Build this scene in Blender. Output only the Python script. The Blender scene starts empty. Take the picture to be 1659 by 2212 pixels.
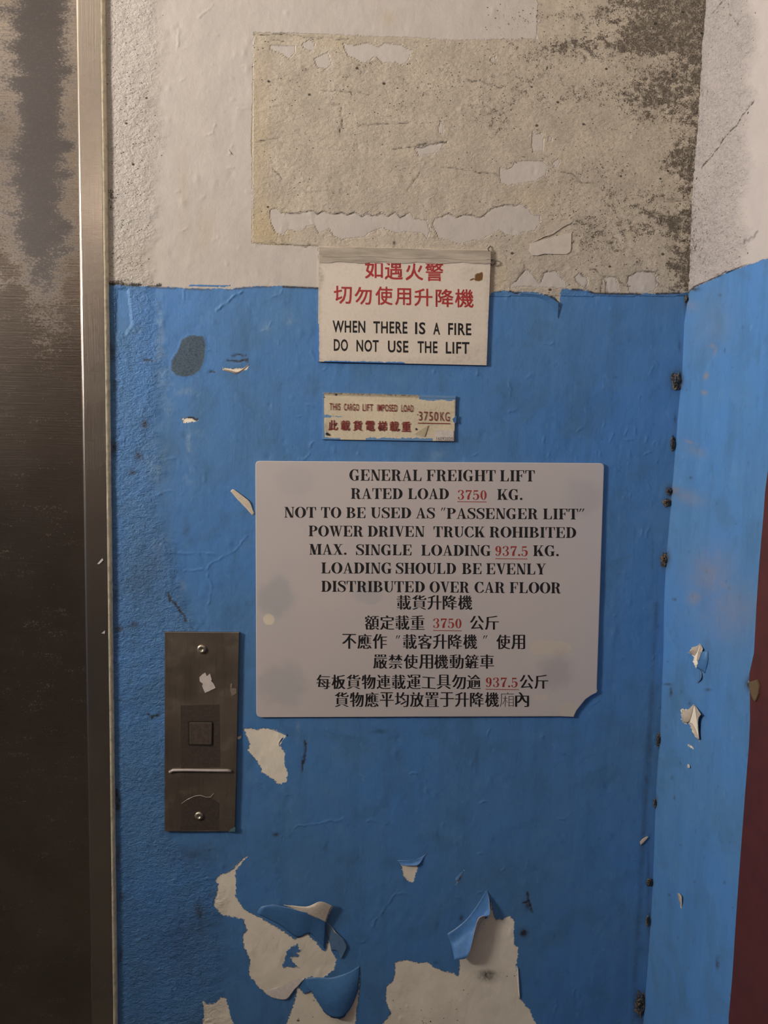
import bpy, bmesh, math, random
import numpy as np
from mathutils import Matrix, Vector, Euler

SC = bpy.context.scene
COL = SC.collection
random.seed(7)

# ------------------------------------------------------------------ camera
W, H, F = 1659.0, 2212.0, 1609.0
CAM = np.array([0.0, -0.965, 1.54])
PITCH, YAW, ROLL = 5.3, -1.2, -1.25          # degrees
cam_d = bpy.data.cameras.new('camera')
cam = bpy.data.objects.new('camera', cam_d)
COL.objects.link(cam)
rot = (Matrix.Rotation(math.radians(YAW), 4, 'Z')
       @ Matrix.Rotation(math.radians(90 - PITCH), 4, 'X')
       @ Matrix.Rotation(math.radians(-ROLL), 4, 'Z'))
cam.matrix_world = Matrix.Translation(Vector(CAM)) @ rot
cam_d.sensor_fit = 'VERTICAL'
cam_d.sensor_height = 36.0
cam_d.lens = F / H * 36.0
cam_d.clip_start = 0.02
SC.camera = cam
RC = np.array(rot.to_3x3())

# ------------------------------------------------------------------ world, exposure
w = bpy.data.worlds.new('lobby_ambient')
SC.world = w
w.use_nodes = True
w.node_tree.nodes['Background'].inputs[0].default_value = (0.75, 0.85, 1.0, 1)
w.node_tree.nodes['Background'].inputs[1].default_value = 0.02
SC.view_settings.view_transform = 'Standard'
SC.view_settings.look = 'None'
SC.view_settings.exposure = 0.0
SC.view_settings.gamma = 1.0
SC.view_settings.use_curve_mapping = False

# ------------------------------------------------------------------ lights
def area(name, loc, target, sx, sy, power, color):
    d = bpy.data.lights.new(name, 'AREA')
    d.shape = 'RECTANGLE'; d.size = sx; d.size_y = sy
    d.energy = power; d.color = color
    o = bpy.data.objects.new(name, d); COL.objects.link(o)
    o.location = loc
    o.rotation_euler = (Vector(target) - Vector(loc)).to_track_quat('-Z', 'Y').to_euler()
    return o
SPOT = (-1.85, -0.90, 2.08)
SPOT_DIR = (0.69, 0.25, 0.68)
area('lobby_floodlight_light', SPOT, tuple(a + b for a, b in zip(SPOT, SPOT_DIR)), 0.30, 0.24, 75.0, (1.0, 0.945, 0.885))
area('added_tube_light', (-0.9, -2.72, 2.80), (-0.9, -3.0, 2.62), 1.5, 0.08, 16.0, (1.0, 0.93, 0.88))  # added light: brightens the opposite wall that the steel reflects

# ------------------------------------------------------------------ mapping
def rays(px, py):
    px = np.asarray(px, float); py = np.asarray(py, float)
    d = np.stack([(px - W / 2) / F, -(py - H / 2) / F, -np.ones_like(px)], -1)
    return d @ RC.T
def at(px, py, out=0.0):
    """points of the back wall (plane y = 0), `out` metres proud of it"""
    d = rays(px, py)
    t = (-np.asarray(out, float) - CAM[1]) / d[..., 1]
    return CAM + d * t[..., None]
def proj(P):
    q = (np.asarray(P, float) - CAM) @ RC
    return F * q[..., 0] / -q[..., 2] + W / 2, -F * q[..., 1] / -q[..., 2] + H / 2
# right wall: vertical plane through the corner
XC = float(np.mean(at([1520, 1455, 1395], [0, 1106, 2212])[:, 0]))
dv = rays(706.0, 959.0); dv = np.array([dv[0], dv[1], 0.0]); dv /= np.linalg.norm(dv)   # deeper along the wall
RW_U = -dv                                   # towards the camera
RW_N = np.array([-RW_U[1], RW_U[0], 0.0])
if RW_N[0] > 0: RW_N = -RW_N                 # out of the wall, into the room
RW_O = np.array([XC, 0.0, 0.0])
def at_r(px, py, out=0.0):
    d = rays(px, py)
    t = ((RW_O + RW_N * 0 - CAM) @ RW_N + np.asarray(out, float)) / (d @ RW_N)
    return CAM + d * t[..., None]
XL = float(np.mean(at([222, 236, 245], [0, 1106, 2212])[:, 0]))   # where the lift frame meets the wall

# ------------------------------------------------------------------ noise
def _hash(ix, iy, s):
    h = (ix.astype(np.int64) * 374761393 + iy.astype(np.int64) * 668265263 + s * 974634777) & 0xffffffff
    h = ((h ^ (h >> 13)) * 1274126177) & 0xffffffff
    return ((h ^ (h >> 16)) & 0xffff) / 65535.0
def vnoise(x, y, s=0):
    ix = np.floor(x); iy = np.floor(y); fx = x - ix; fy = y - iy
    fx = fx * fx * (3 - 2 * fx); fy = fy * fy * (3 - 2 * fy)
    a = _hash(ix, iy, s); b = _hash(ix + 1, iy, s); c = _hash(ix, iy + 1, s); d = _hash(ix + 1, iy + 1, s)
    return (a * (1 - fx) + b * fx) * (1 - fy) + (c * (1 - fx) + d * fx) * fy
def fbm(x, y, s=0, o=4, g=0.5):
    r = 0; a = 1.0; t = 0
    for k in range(o):
        r = r + a * vnoise(x * 2 ** k + 17.3 * k, y * 2 ** k - 9.1 * k, s + k); t += a; a *= g
    return r / t
def sstep(a, b, x):
    t = np.clip((x - a) / (b - a), 0, 1)
    return t * t * (3 - 2 * t)

def poly_sdf(X, Y, poly, m=30.0):
    """signed distance in px, positive inside; -m outside the neighbourhood"""
    P = np.asarray(poly, float)
    out = np.full(X.shape, -m)
    sel = (X > P[:, 0].min() - m) & (X < P[:, 0].max() + m) & (Y > P[:, 1].min() - m) & (Y < P[:, 1].max() + m)
    x = X[sel]; y = Y[sel]
    d = np.full(x.shape, 1e9); ins = np.zeros(x.shape, bool)
    n = len(P)
    for i in range(n):
        ax, ay = P[i]; bx, by = P[(i + 1) % n]
        ex, ey = bx - ax, by - ay
        L = ex * ex + ey * ey + 1e-9
        t = np.clip(((x - ax) * ex + (y - ay) * ey) / L, 0, 1)
        d = np.minimum(d, (x - ax - t * ex) ** 2 + (y - ay - t * ey) ** 2)
        c = ((ay > y) != (by > y)) & (x < ex * (y - ay) / (ey if abs(ey) > 1e-9 else 1e-9) + ax)
        ins ^= c
    d = np.sqrt(d)
    out[sel] = np.clip(np.where(ins, d, -d), -m, m)
    return out
def line_dist(X, Y, pts, m=12.0):
    P = np.asarray(pts, float)
    out = np.full(X.shape, 99.0)
    sel = (X > P[:, 0].min() - m) & (X < P[:, 0].max() + m) & (Y > P[:, 1].min() - m) & (Y < P[:, 1].max() + m)
    x = X[sel]; y = Y[sel]; d = np.full(x.shape, 1e9)
    for i in range(len(P) - 1):
        ax, ay = P[i]; bx, by = P[i + 1]; ex, ey = bx - ax, by - ay
        t = np.clip(((x - ax) * ex + (y - ay) * ey) / (ex * ex + ey * ey + 1e-9), 0, 1)
        d = np.minimum(d, (x - ax - t * ex) ** 2 + (y - ay - t * ey) ** 2)
    out[sel] = np.sqrt(d)
    return out
def blob(X, Y, cx, cy, rx, ry, ang=0.0, p=2.0):
    a = math.radians(ang); u = (X - cx) * math.cos(a) + (Y - cy) * math.sin(a); v = -(X - cx) * math.sin(a) + (Y - cy) * math.cos(a)
    return np.exp(-((np.abs(u / rx) ** p + np.abs(v / ry) ** p)))
def zm(ox, oy, s, pts):
    return [(ox + a * s, oy + b * s) for a, b in pts]

# ------------------------------------------------------------------ material helpers
class NT:
    def __init__(s, name):
        s.m = bpy.data.materials.new(name); s.m.use_nodes = True
        s.t = s.m.node_tree; s.b = s.t.nodes['Principled BSDF']
        s.co = s.t.nodes.new('ShaderNodeTexCoord').outputs['Object']
    def _set(s, sock, v):
        if v is None: return
        if isinstance(v, bpy.types.NodeSocket): s.t.links.new(v, sock)
        elif isinstance(v, (tuple, list)):
            sock.default_value = tuple(v) + (1,) if (len(v) == 3 and sock.type == 'RGBA') else v
        else: sock.default_value = v
    def f(s, op, a, b=None, c=None, clamp=False):
        n = s.t.nodes.new('ShaderNodeMath'); n.operation = op; n.use_clamp = clamp
        for i, v in enumerate((a, b, c)): s._set(n.inputs[i], v)
        return n.outputs[0]
    def add(s, a, b): return s.f('ADD', a, b)
    def sub(s, a, b): return s.f('SUBTRACT', a, b)
    def mul(s, a, b): return s.f('MULTIPLY', a, b)
    def st(s, x, lo, hi):
        n = s.t.nodes.new('ShaderNodeMapRange'); n.interpolation_type = 'SMOOTHSTEP'
        s._set(n.inputs[0], x); s._set(n.inputs[1], lo); s._set(n.inputs[2], hi)
        return n.outputs[0]
    def rng(s, x, lo, hi, a, b):
        n = s.t.nodes.new('ShaderNodeMapRange')
        for i, v in enumerate((x, lo, hi, a, b)): s._set(n.inputs[i], v)
        return n.outputs[0]
    def noise(s, sc, det=3, rough=0.5, vec=None, stretch=None, dist=0.0, rotz=None):
        v = vec or s.co
        if stretch or rotz:
            mp = s.t.nodes.new('ShaderNodeMapping'); s.t.links.new(v, mp.inputs[0])
            if rotz: mp.inputs['Rotation'].default_value = rotz
            if stretch: mp.inputs['Scale'].default_value = stretch
            v = mp.outputs[0]
        n = s.t.nodes.new('ShaderNodeTexNoise'); s.t.links.new(v, n.inputs['Vector'])
        n.inputs['Scale'].default_value = sc; n.inputs['Detail'].default_value = det
        n.inputs['Roughness'].default_value = rough; n.inputs['Distortion'].default_value = dist
        return n.outputs[0]
    def dots(s, sc, dens, stretch=(1, 1, 1), r0=.10, r1=.26, rotz=None):
        """specks: one per cell, present with probability dens"""
        mp = s.t.nodes.new('ShaderNodeMapping'); s.t.links.new(s.co, mp.inputs[0]); mp.inputs['Scale'].default_value = stretch
        if rotz: mp.inputs['Rotation'].default_value = rotz
        n = s.t.nodes.new('ShaderNodeTexVoronoi'); s.t.links.new(mp.outputs[0], n.inputs['Vector']); n.inputs['Scale'].default_value = sc
        sep = s.t.nodes.new('ShaderNodeSeparateColor'); s.t.links.new(n.outputs['Color'], sep.inputs[0])
        r = s.rng(s.mul(sep.outputs[1], sep.outputs[1]), 0, 1, r0, r1)
        return s.mul(s.st(s.sub(r, n.outputs['Distance']), -.04, .05), s.f('LESS_THAN', sep.outputs[0], dens))
    def attr(s, name):
        n = s.t.nodes.new('ShaderNodeAttribute'); n.attribute_name = name
        return n.outputs['Fac']
    def mix(s, fac, a, b, mode='MIX'):
        n = s.t.nodes.new('ShaderNodeMix'); n.data_type = 'RGBA'; n.blend_type = mode
        s._set(n.inputs[0], fac); s._set(n.inputs[6], a); s._set(n.inputs[7], b)
        return n.outputs[2]
    def bump(s, h, dist, strength=1.0, normal=None):
        n = s.t.nodes.new('ShaderNodeBump'); s._set(n.inputs['Height'], h)
        n.inputs['Distance'].default_value = dist; n.inputs['Strength'].default_value = strength
        if normal: s.t.links.new(normal, n.inputs['Normal'])
        return n.outputs[0]
    def out(s, color=None, rough=None, normal=None, metal=None, spec=None, **kw):
        s._set(s.b.inputs['Base Color'], color); s._set(s.b.inputs['Roughness'], rough)
        s._set(s.b.inputs['Normal'], normal); s._set(s.b.inputs['Metallic'], metal)
        s._set(s.b.inputs['Specular IOR Level'], spec)
        for k, v in kw.items(): s._set(s.b.inputs[k.replace('_', ' ')], v)
        return s.m
def lin(r, g, b):
    f = lambda c: (c / 255 / 12.92) if c / 255 <= .04045 else ((c / 255 + .055) / 1.055) ** 2.4
    return (f(r), f(g), f(b))

# ------------------------------------------------------------------ object helpers
def tag(o, label=None, cat=None, group=None, kind=None):
    if label: o['label'] = label
    if cat: o['category'] = cat
    if group: o['group'] = group
    if kind: o['kind'] = kind
    return o
def link(name, me, mats, parent=None, smooth=False):
    for m in (mats if isinstance(mats, (list, tuple)) else [mats]): me.materials.append(m)
    if smooth: me.polygons.foreach_set('use_smooth', [True] * len(me.polygons))
    o = bpy.data.objects.new(name, me); COL.objects.link(o)
    if parent: o.parent = parent; o.matrix_parent_inverse = parent.matrix_world.inverted()
    return o
def mesh(verts, faces, name='mesh'):
    me = bpy.data.meshes.new(name); me.from_pydata([tuple(map(float, v)) for v in verts], [], faces); me.update()
    return me
def grid_mesh(P, attrs=None, flip=False):
    """P: (ny, nx, 3) points"""
    ny, nx = P.shape[:2]
    me = bpy.data.meshes.new('grid')
    me.vertices.add(nx * ny); me.vertices.foreach_set('co', P.reshape(-1).astype(np.float32))
    i = np.arange(ny - 1)[:, None] * nx + np.arange(nx - 1)[None]
    q = np.stack([i, i + 1, i + nx + 1, i + nx], -1).reshape(-1, 4)
    if flip: q = q[:, ::-1]
    n = len(q)
    me.loops.add(n * 4); me.loops.foreach_set('vertex_index', q.reshape(-1).astype(np.int32))
    me.polygons.add(n); me.polygons.foreach_set('loop_start', np.arange(0, n * 4, 4, dtype=np.int32))
    me.update(calc_edges=True)
    me.polygons.foreach_set('use_smooth', np.ones(n, bool))
    for k, v in (attrs or {}).items():
        a = me.attributes.new(k, 'FLOAT', 'POINT'); a.data.foreach_set('value', v.reshape(-1).astype(np.float32))
    return me
def box_bm(bm, x0, x1, y0, y1, z0, z1, bev=0.0):
    r = bmesh.ops.create_cube(bm, size=1.0)
    for v in r['verts']:
        v.co = Vector((x0 + (v.co.x + .5) * (x1 - x0), y0 + (v.co.y + .5) * (y1 - y0), z0 + (v.co.z + .5) * (z1 - z0)))
    if bev:
        es = list({e for v in r['verts'] for e in v.link_edges})
        bmesh.ops.bevel(bm, geom=es, offset=bev, segments=2, profile=0.6, affect='EDGES')
def box(name, x0, x1, y0, y1, z0, z1, mat, parent=None, bev=0.0):
    bm = bmesh.new(); box_bm(bm, x0, x1, y0, y1, z0, z1, bev)
    me = bpy.data.meshes.new(name); bm.to_mesh(me); bm.free()
    return link(name, me, mat, parent)
def empty(name, loc):
    o = bpy.data.objects.new(name, None); COL.objects.link(o); o.location = tuple(map(float, loc)); o.empty_display_size = .02
    bpy.context.view_layer.update()
    return o
def slab(name, poly, d0, d1, mat, parent=None, mapper=at, bev=0.0, holes=None):
    """a plate with the outline `poly` (px), between d0 and d1 metres off the wall"""
    n = len(poly)
    px = [p[0] for p in poly]; py = [p[1] for p in poly]
    bm = bmesh.new()
    f = [bm.verts.new(p) for p in mapper(px, py, d1)]
    # the back outline stands straight behind the front one
    nrm = np.array([0, 1.0, 0]) if mapper is at else -RW_N
    b = [bm.verts.new(tuple(np.array(v.co) + nrm * (d1 - d0))) for v in f]
    ff = bm.faces.new(f); bm.faces.new(b[::-1])
    for i in range(n):
        j = (i + 1) % n
        bm.faces.new((f[j], f[i], b[i], b[j]))
    bmesh.ops.recalc_face_normals(bm, faces=bm.faces)
    if bev:
        bmesh.ops.bevel(bm, geom=list(ff.edges), offset=bev, segments=2, profile=0.6, affect='EDGES')
    bmesh.ops.triangulate(bm, faces=[g for g in bm.faces if len(g.verts) > 4])
    me = bpy.data.meshes.new(name); bm.to_mesh(me); bm.free()
    return link(name, me, mat, parent)
def ragged(poly, amp=1.0, step=4.0, seed=0):
    r = random.Random(seed); out = []
    n = len(poly)
    for i in range(n):
        a = poly[i]; b = poly[(i + 1) % n]
        L = math.hypot(b[0] - a[0], b[1] - a[1]); k = max(1, int(L / step))
        for j in range(k):
            t = j / k
            s = amp if j else amp * .4
            out.append((a[0] + (b[0] - a[0]) * t + r.uniform(-s, s), a[1] + (b[1] - a[1]) * t + r.uniform(-s, s)))
    return out
def rounded(poly, rad, seg=6):
    """corner radii per point (px)"""
    out = []; n = len(poly)
    for i in range(n):
        r = rad[i] if isinstance(rad, (list, tuple)) else rad
        p = np.array(poly[i], float)
        if r <= 0: out.append(tuple(p)); continue
        a = np.array(poly[i - 1], float) - p; b = np.array(poly[(i + 1) % n], float) - p
        a /= np.linalg.norm(a); b /= np.linalg.norm(b)
        for k in range(seg + 1):
            t = k / seg
            q = (1 - t) ** 2 * (p + a * r) + 2 * t * (1 - t) * p + t * t * (p + b * r)
            out.append(tuple(q))
    return out
def flap(name, rows, lifts, front, back, parent, mapper=at, nu=18, nv=12, jag=0.0, seed=0, thick=0.0003):
    """a curl of loose paint: rows of px points from the hinge to the free edge, lifts in mm"""
    R_ = np.array(rows, float); Lf = np.array(lifts, float)
    if Lf.ndim == 1: Lf = np.repeat(Lf[:, None], R_.shape[1], 1)
    def interp(A, n):
        m = A.shape[0]; t = np.linspace(0, m - 1, n); i = np.clip(np.floor(t).astype(int), 0, m - 2); f = (t - i)
        p0 = A[np.clip(i - 1, 0, m - 1)]; p1 = A[i]; p2 = A[i + 1]; p3 = A[np.clip(i + 2, 0, m - 1)]
        f = f.reshape((-1,) + (1,) * (A.ndim - 1))
        return 0.5 * ((2 * p1) + (-p0 + p2) * f + (2 * p0 - 5 * p1 + 4 * p2 - p3) * f ** 2 + (-p0 + 3 * p1 - 3 * p2 + p3) * f ** 3)
    A = np.concatenate([R_, Lf[..., None]], -1)
    A = interp(A, nv); A = np.swapaxes(interp(np.swapaxes(A, 0, 1), nu), 0, 1)
    if jag:
        rr = np.random.RandomState(seed)
        j = rr.uniform(-jag, jag, (A.shape[1], 2)); A[-1, :, :2] += j; A[-2, :, :2] += j * .4
    P = mapper(A[..., 0], A[..., 1], np.maximum(A[..., 2], 0.15) * 0.001)
    nv_, nu_ = P.shape[:2]
    # normals of the sheet
    du = np.gradient(P, axis=1); dvv = np.gradient(P, axis=0)
    N = np.cross(du, dvv); N /= (np.linalg.norm(N, axis=-1, keepdims=True) + 1e-12)
    view = P - CAM
    if np.mean(np.sum(N * view, -1)) > 0: N = -N
    Q = P - N * thick
    V = np.concatenate([P.reshape(-1, 3), Q.reshape(-1, 3)]); n = nv_ * nu_
    bm = bmesh.new(); vs = [bm.verts.new(p) for p in V]
    idx = lambda r, c, s=0: vs[s * n + r * nu_ + c]
    for r in range(nv_ - 1):
        for c in range(nu_ - 1):
            bm.faces.new((idx(r, c), idx(r, c + 1), idx(r + 1, c + 1), idx(r + 1, c)))
            g = bm.faces.new((idx(r, c, 1), idx(r + 1, c, 1), idx(r + 1, c + 1, 1), idx(r, c + 1, 1))); g.material_index = 1
    ring = [(0, c) for c in range(nu_)] + [(r, nu_ - 1) for r in range(1, nv_)] + [(nv_ - 1, c) for c in range(nu_ - 2, -1, -1)] + [(r, 0) for r in range(nv_ - 2, 0, -1)]
    for a, b in zip(ring, ring[1:] + ring[:1]):
        g = bm.faces.new((idx(*a, 1), idx(*b, 1), idx(*b), idx(*a))); g.material_index = 1
    me = bpy.data.meshes.new(name); bm.to_mesh(me); bm.free()
    return link(name, me, [front, back], parent, smooth=True)
# ------------------------------------------------------------------ paint colours (albedo)
BLUE = (0.071, 0.213, 0.500)
BLUE_DULL = (0.080, 0.205, 0.410)
CREAM = (0.535, 0.482, 0.435)
CREAM_LIGHT_TINT = (0.475, 0.425, 0.405)  # same cream, with the right wall's dimmer, pinkish light mixed into the colour
OLDBEIGE = (0.50, 0.43, 0.345)
PLASTER = (0.84, 0.755, 0.615)
DIRT = (0.050, 0.037, 0.027)

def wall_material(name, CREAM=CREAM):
    n = NT(name)
    co = n.co
    sb, sc, md, rg, gr, dk, wr, ye = [n.attr(k) for k in ('s_blue', 's_cream', 'mold', 'rough', 's_grey', 'dark', 'wear', 'yellow')]
    fine = n.noise(900, 3, .6); med = n.noise(230, 4, .6); big = n.noise(28, 4, .55); huge = n.noise(6, 3, .5)
    strk = n.noise(40, 3, .55, stretch=(1.0, 1.0, .12))
    rgh = n.noise(330, 4, .65, stretch=(1, 1, 1.7), rotz=(0, math.radians(28), 0), dist=.4)
    edge = n.add(n.mul(n.sub(med, .5), 8.0), n.mul(n.sub(fine, .5), 4.0))
    blue = n.st(n.add(sb, edge), -.35, .35)
    cream = n.st(n.add(sc, edge), -.5, .5)
    # colours
    base = n.mix(n.st(big, .3, .7), tuple(c * .90 for c in OLDBEIGE), tuple(c * 1.08 for c in OLDBEIGE))
    base = n.mix(n.mul(n.st(med, .44, .66), .42), base, tuple(c * .66 for c in OLDBEIGE)); base = n.mix(n.mul(n.st(n.noise(420, 5, .75), .55, .68), .30), base, (.20, .155, .11))
    base = n.mix(n.mul(n.st(strk, .5, .75), .22), base, (.62, .55, .47))
    crm = n.mix(n.st(big, .35, .68), CREAM, tuple(c * .94 for c in CREAM))
    crm = n.mix(n.mul(n.st(strk, .52, .74), .25), crm, (.52, .45, .38))
    pl = n.mix(n.st(big, .3, .7), tuple(c * .93 for c in PLASTER), tuple(c * 1.05 for c in PLASTER))
    upper = n.mix(cream, base, crm)
    upper = n.mix(n.mul(ye, .6), upper, (.50, .38, .20))
    upper = n.mix(n.st(n.attr('bare'), .3, .7), upper, pl)
    # mould: specks whose density follows the attribute
    spk = n.noise(620, 4, .7); spk2 = n.noise(150, 5, .7, dist=.6)
    q1 = n.add(n.mul(n.sub(spk, .5), 1.5), n.add(n.mul(n.sub(spk2, .5), 1.5), n.mul(n.f('MINIMUM', md, .85), .60)))
    m1 = n.st(q1, .36, .52)
    m2 = n.mul(n.st(n.add(n.mul(n.sub(n.noise(75, 5, .7, dist=.4), .5), 1.3), n.mul(md, .55)), .22, .85), .50)
    mm = n.mul(n.f('MAXIMUM', n.mul(m1, .80), m2), n.st(md, .02, .22))
    dd = n.f('MINIMUM', n.add(n.mul(md, .75), n.mul(rg, .13)), .8)
    dot1 = n.dots(300, dd, (1, 1, 1.5), .08, .30, (0, math.radians(20), 0)); dot2 = n.dots(120, n.mul(dd, .32), (1, 1, 1.3), .06, .26); dot3 = n.dots(650, n.mul(dd, 1.2), (1, 1, 1.3), .15, .42)
    upper = n.mix(mm, upper, DIRT)
    upper = n.mix(n.mul(n.f('MAXIMUM', dot1, n.f('MAXIMUM', dot2, n.mul(dot3, .3))), .86), upper, (.032, .024, .018))
    # blue paint
    bl = n.mix(n.st(huge, .3, .7), BLUE, BLUE_DULL)
    bl = n.mix(n.mul(n.st(strk, .46, .66), .42), bl, (.060, .165, .345))
    bl = n.mix(n.mul(n.st(big, .52, .72), .34), bl, (.105, .250, .470))
    bl = n.mix(n.mul(n.st(n.noise(16, 5, .6, dist=.5), .50, .66), .40), bl, (.062, .150, .270))
    bl = n.mix(n.mul(n.st(n.noise(90, 5, .65, stretch=(1, 1, .45), dist=.7), .56, .70), .30), bl, (.045, .125, .270))
    bl = n.mix(n.mul(n.st(n.noise(120, 3, .6, stretch=(1, 1, .3), dist=1.2), .64, .74), .35), bl, (.15, .31, .55))
    bl = n.mix(n.mul(n.st(n.noise(420, 4, .7), .58, .72), .30), bl, (.045, .13, .27))
    bl = n.mix(n.mul(n.mul(n.st(rgh, .48, .64), rg), .50), bl, (.040, .100, .20)); bl = n.mix(n.mul(n.dots(300, n.mul(rg, .42), (1, 1, 1.8), .08, .34, (0, math.radians(24), 0)), .75), bl, (.028, .060, .115))
    bl = n.mix(n.mul(wr, n.rng(med, .3, .7, .25, 1.0)), bl, (.26, .38, .50))
    grey = n.st(n.add(gr, n.mul(n.sub(rgh, .5), 9.0)), -1.2, 1.2)
    bl = n.mix(n.mul(grey, .93), bl, n.mix(n.st(rgh, .35, .6), (.038, .052, .064), (.075, .105, .13)))
    col = n.mix(blue, upper, bl)
    dm = n.mul(dk, n.rng(spk2, .32, .60, .60, 1.75))
    col = n.mix(n.f('MINIMUM', dm, .95), col, (.035, .032, .028))
    # relief
    hb = n.mul(n.st(n.add(sb, edge), -1.2, 1.0), .55)
    hc = n.mul(n.st(n.add(sc, edge), -1.0, 1.0), .40)
    h = n.add(hb, n.mul(hc, n.sub(1.0, blue)))
    h = n.add(h, n.mul(fine, .07))
    h = n.add(h, n.mul(n.noise(105, 5, .62, dist=.5), .30)); h = n.add(h, n.mul(n.noise(38, 4, .6, stretch=(1, 1, .6)), .6))
    h = n.add(h, n.mul(n.noise(70, 4, .6), n.rng(rg, 0, 1, .30, .55)))
    h = n.add(h, n.mul(n.noise(300, 2, .5, stretch=(1.0, 1.0, .08)), n.mul(.10, blue)))
    h = n.add(h, n.mul(rgh, n.mul(rg, 1.3))); h = n.add(h, n.mul(n.noise(150, 4, .6, dist=.8, stretch=(1, 1, 1.5), rotz=(0, math.radians(28), 0)), n.mul(rg, 3.0)))
    h = n.add(h, n.mul(mm, -.10))
    nm = n.bump(h, .0011, 1.0)
    ro = n.add(n.mul(blue, -.30), n.rng(med, .3, .7, .82, .92))
    ro = n.f('MAXIMUM', ro, n.mul(grey, .75))
    return n.out(col, ro, nm, spec=n.add(.25, n.mul(blue, .17)))
M_WALL = wall_material('painted_plaster')

# ------------------------------------------------------------------ polygons read off the wall
Z1 = lambda p: zm(420, 1800, .2411, p)
Z2 = lambda p: zm(800, 1820, .2411, p)
HOLE_A = Z1([(475,205),(430,250),(400,300),(365,330),(370,420),(372,570),(440,680),(500,715),(560,740),(700,820),(800,880),(905,950),(930,930),(960,880),(990,855),(1015,880),(1035,930),(1090,970),(1130,1030),(1175,1060),(1200,960),(1225,980),(1230,1060),(1275,1125),(1250,1220),(1140,1305),(1050,1285),(980,1300),(900,1390),(820,1490),(720,1475),(640,1440),(560,1360),(490,1270),(490,1200),(500,1140),(470,1060),(440,1010),(435,910),(470,870),(450,800),(440,765),(340,750),(240,730),(175,640),(200,540),(215,450),(185,430),(230,375),(300,350),(355,320),(380,280),(440,225)])
ISLE = Z1([(835,1040),(920,990),(935,1030),(960,1045),(915,1075),(940,1100),(860,1110),(880,1150),(940,1205),(850,1195),(785,1205),(810,1120)])
HOLE_B = Z1([(75,1500),(110,1530),(180,1525),(235,1470),(285,1480),(310,1580),(350,1720),(360,1850),(60,1850),(75,1700),(85,1600)])
HOLE_C = Z1([(925,1370),(990,1440),(1045,1415),(1100,1500),(1180,1620),(1300,1660),(1400,1560),(1470,1350),(1485,1260),(1470,1450),(1440,1720),(1430,1900),(780,1900),(820,1720),(880,1560),(915,1430)])
HOLE_F = Z1([(800,640),(960,700),(1050,740),(1180,800),(1190,760),(1235,655),(1170,720),(1000,690)])
HOLE_D = Z2([(220,1075),(320,1055),(430,1080),(500,1070),(560,1110),(640,1150),(740,1170),(790,1205),(800,1100),(790,1010),(840,1000),(875,1015),(890,870),(915,780),(960,690),(1010,650),(1030,680),(1065,655),(1080,540),(1100,640),(1130,700),(1160,680),(1190,695),(1240,650),(1270,680),(1290,720),(1285,910),(1320,940),(1325,1000),(1305,1100),(1320,1230),(1340,1400),(1430,1500),(1450,1570),(1500,1640),(1560,1800),(20,1800),(60,1690),(130,1600),(185,1530),(140,1420),(140,1290),(200,1240),(220,1180)])
HOLE_E = Z2([(275,200),(430,200),(405,280),(385,360),(340,345),(300,310)])
HOLE_G = zm(320, 1330, .226, [(918,1080),(985,1075),(1030,1090),(1100,1072),(1190,1085),(1270,1110),(1330,1140),(1300,1165),(1255,1235),(1305,1310),(1305,1430),(1333,1510),(1315,1590),(1240,1615),(1195,1560),(1085,1495),(1070,1430),(1010,1350),(950,1290),(970,1240),(965,1190),(935,1150)])
HOLE_H = Z2([(840,250),(815,300),(790,345),(765,380),(775,350),(805,300)])
HOLE_I = zm(220, 600, .2893, [(900,672),(960,680),(1040,678),(1100,655),(1075,688),(1020,706),(960,704),(925,692)])
HOLE_J = zm(220, 600, .2893, [(600,1050),(650,1045),(720,1062),(690,1078),(610,1080)])
HOLE_K = zm(320, 1330, .226, [(860,1155),(885,1140),(905,1160),(890,1178),(862,1175)])
BLUE_TOP = [(150,613),(232,615),(300,618),(340,620),(380,622),(420,624),(500,624),(540,620),(600,618),(687,622),(700,622),(1045,645),(1056,640),(1064,632),(1082,628),(1105,628),(1112,632),(1150,632),(1180,637),(1196,642),(1206,652),(1207,668),(1209,650),(1210,630),(1216,624),(1250,625),(1272,628),(1284,633),(1330,634),(1400,634),(1440,633),(1487,632),(1600,632)]
Z7 = lambda p: zm(520, 30, .3617, p)
Z8 = lambda p: zm(1000, 30, .3028, p)
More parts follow.
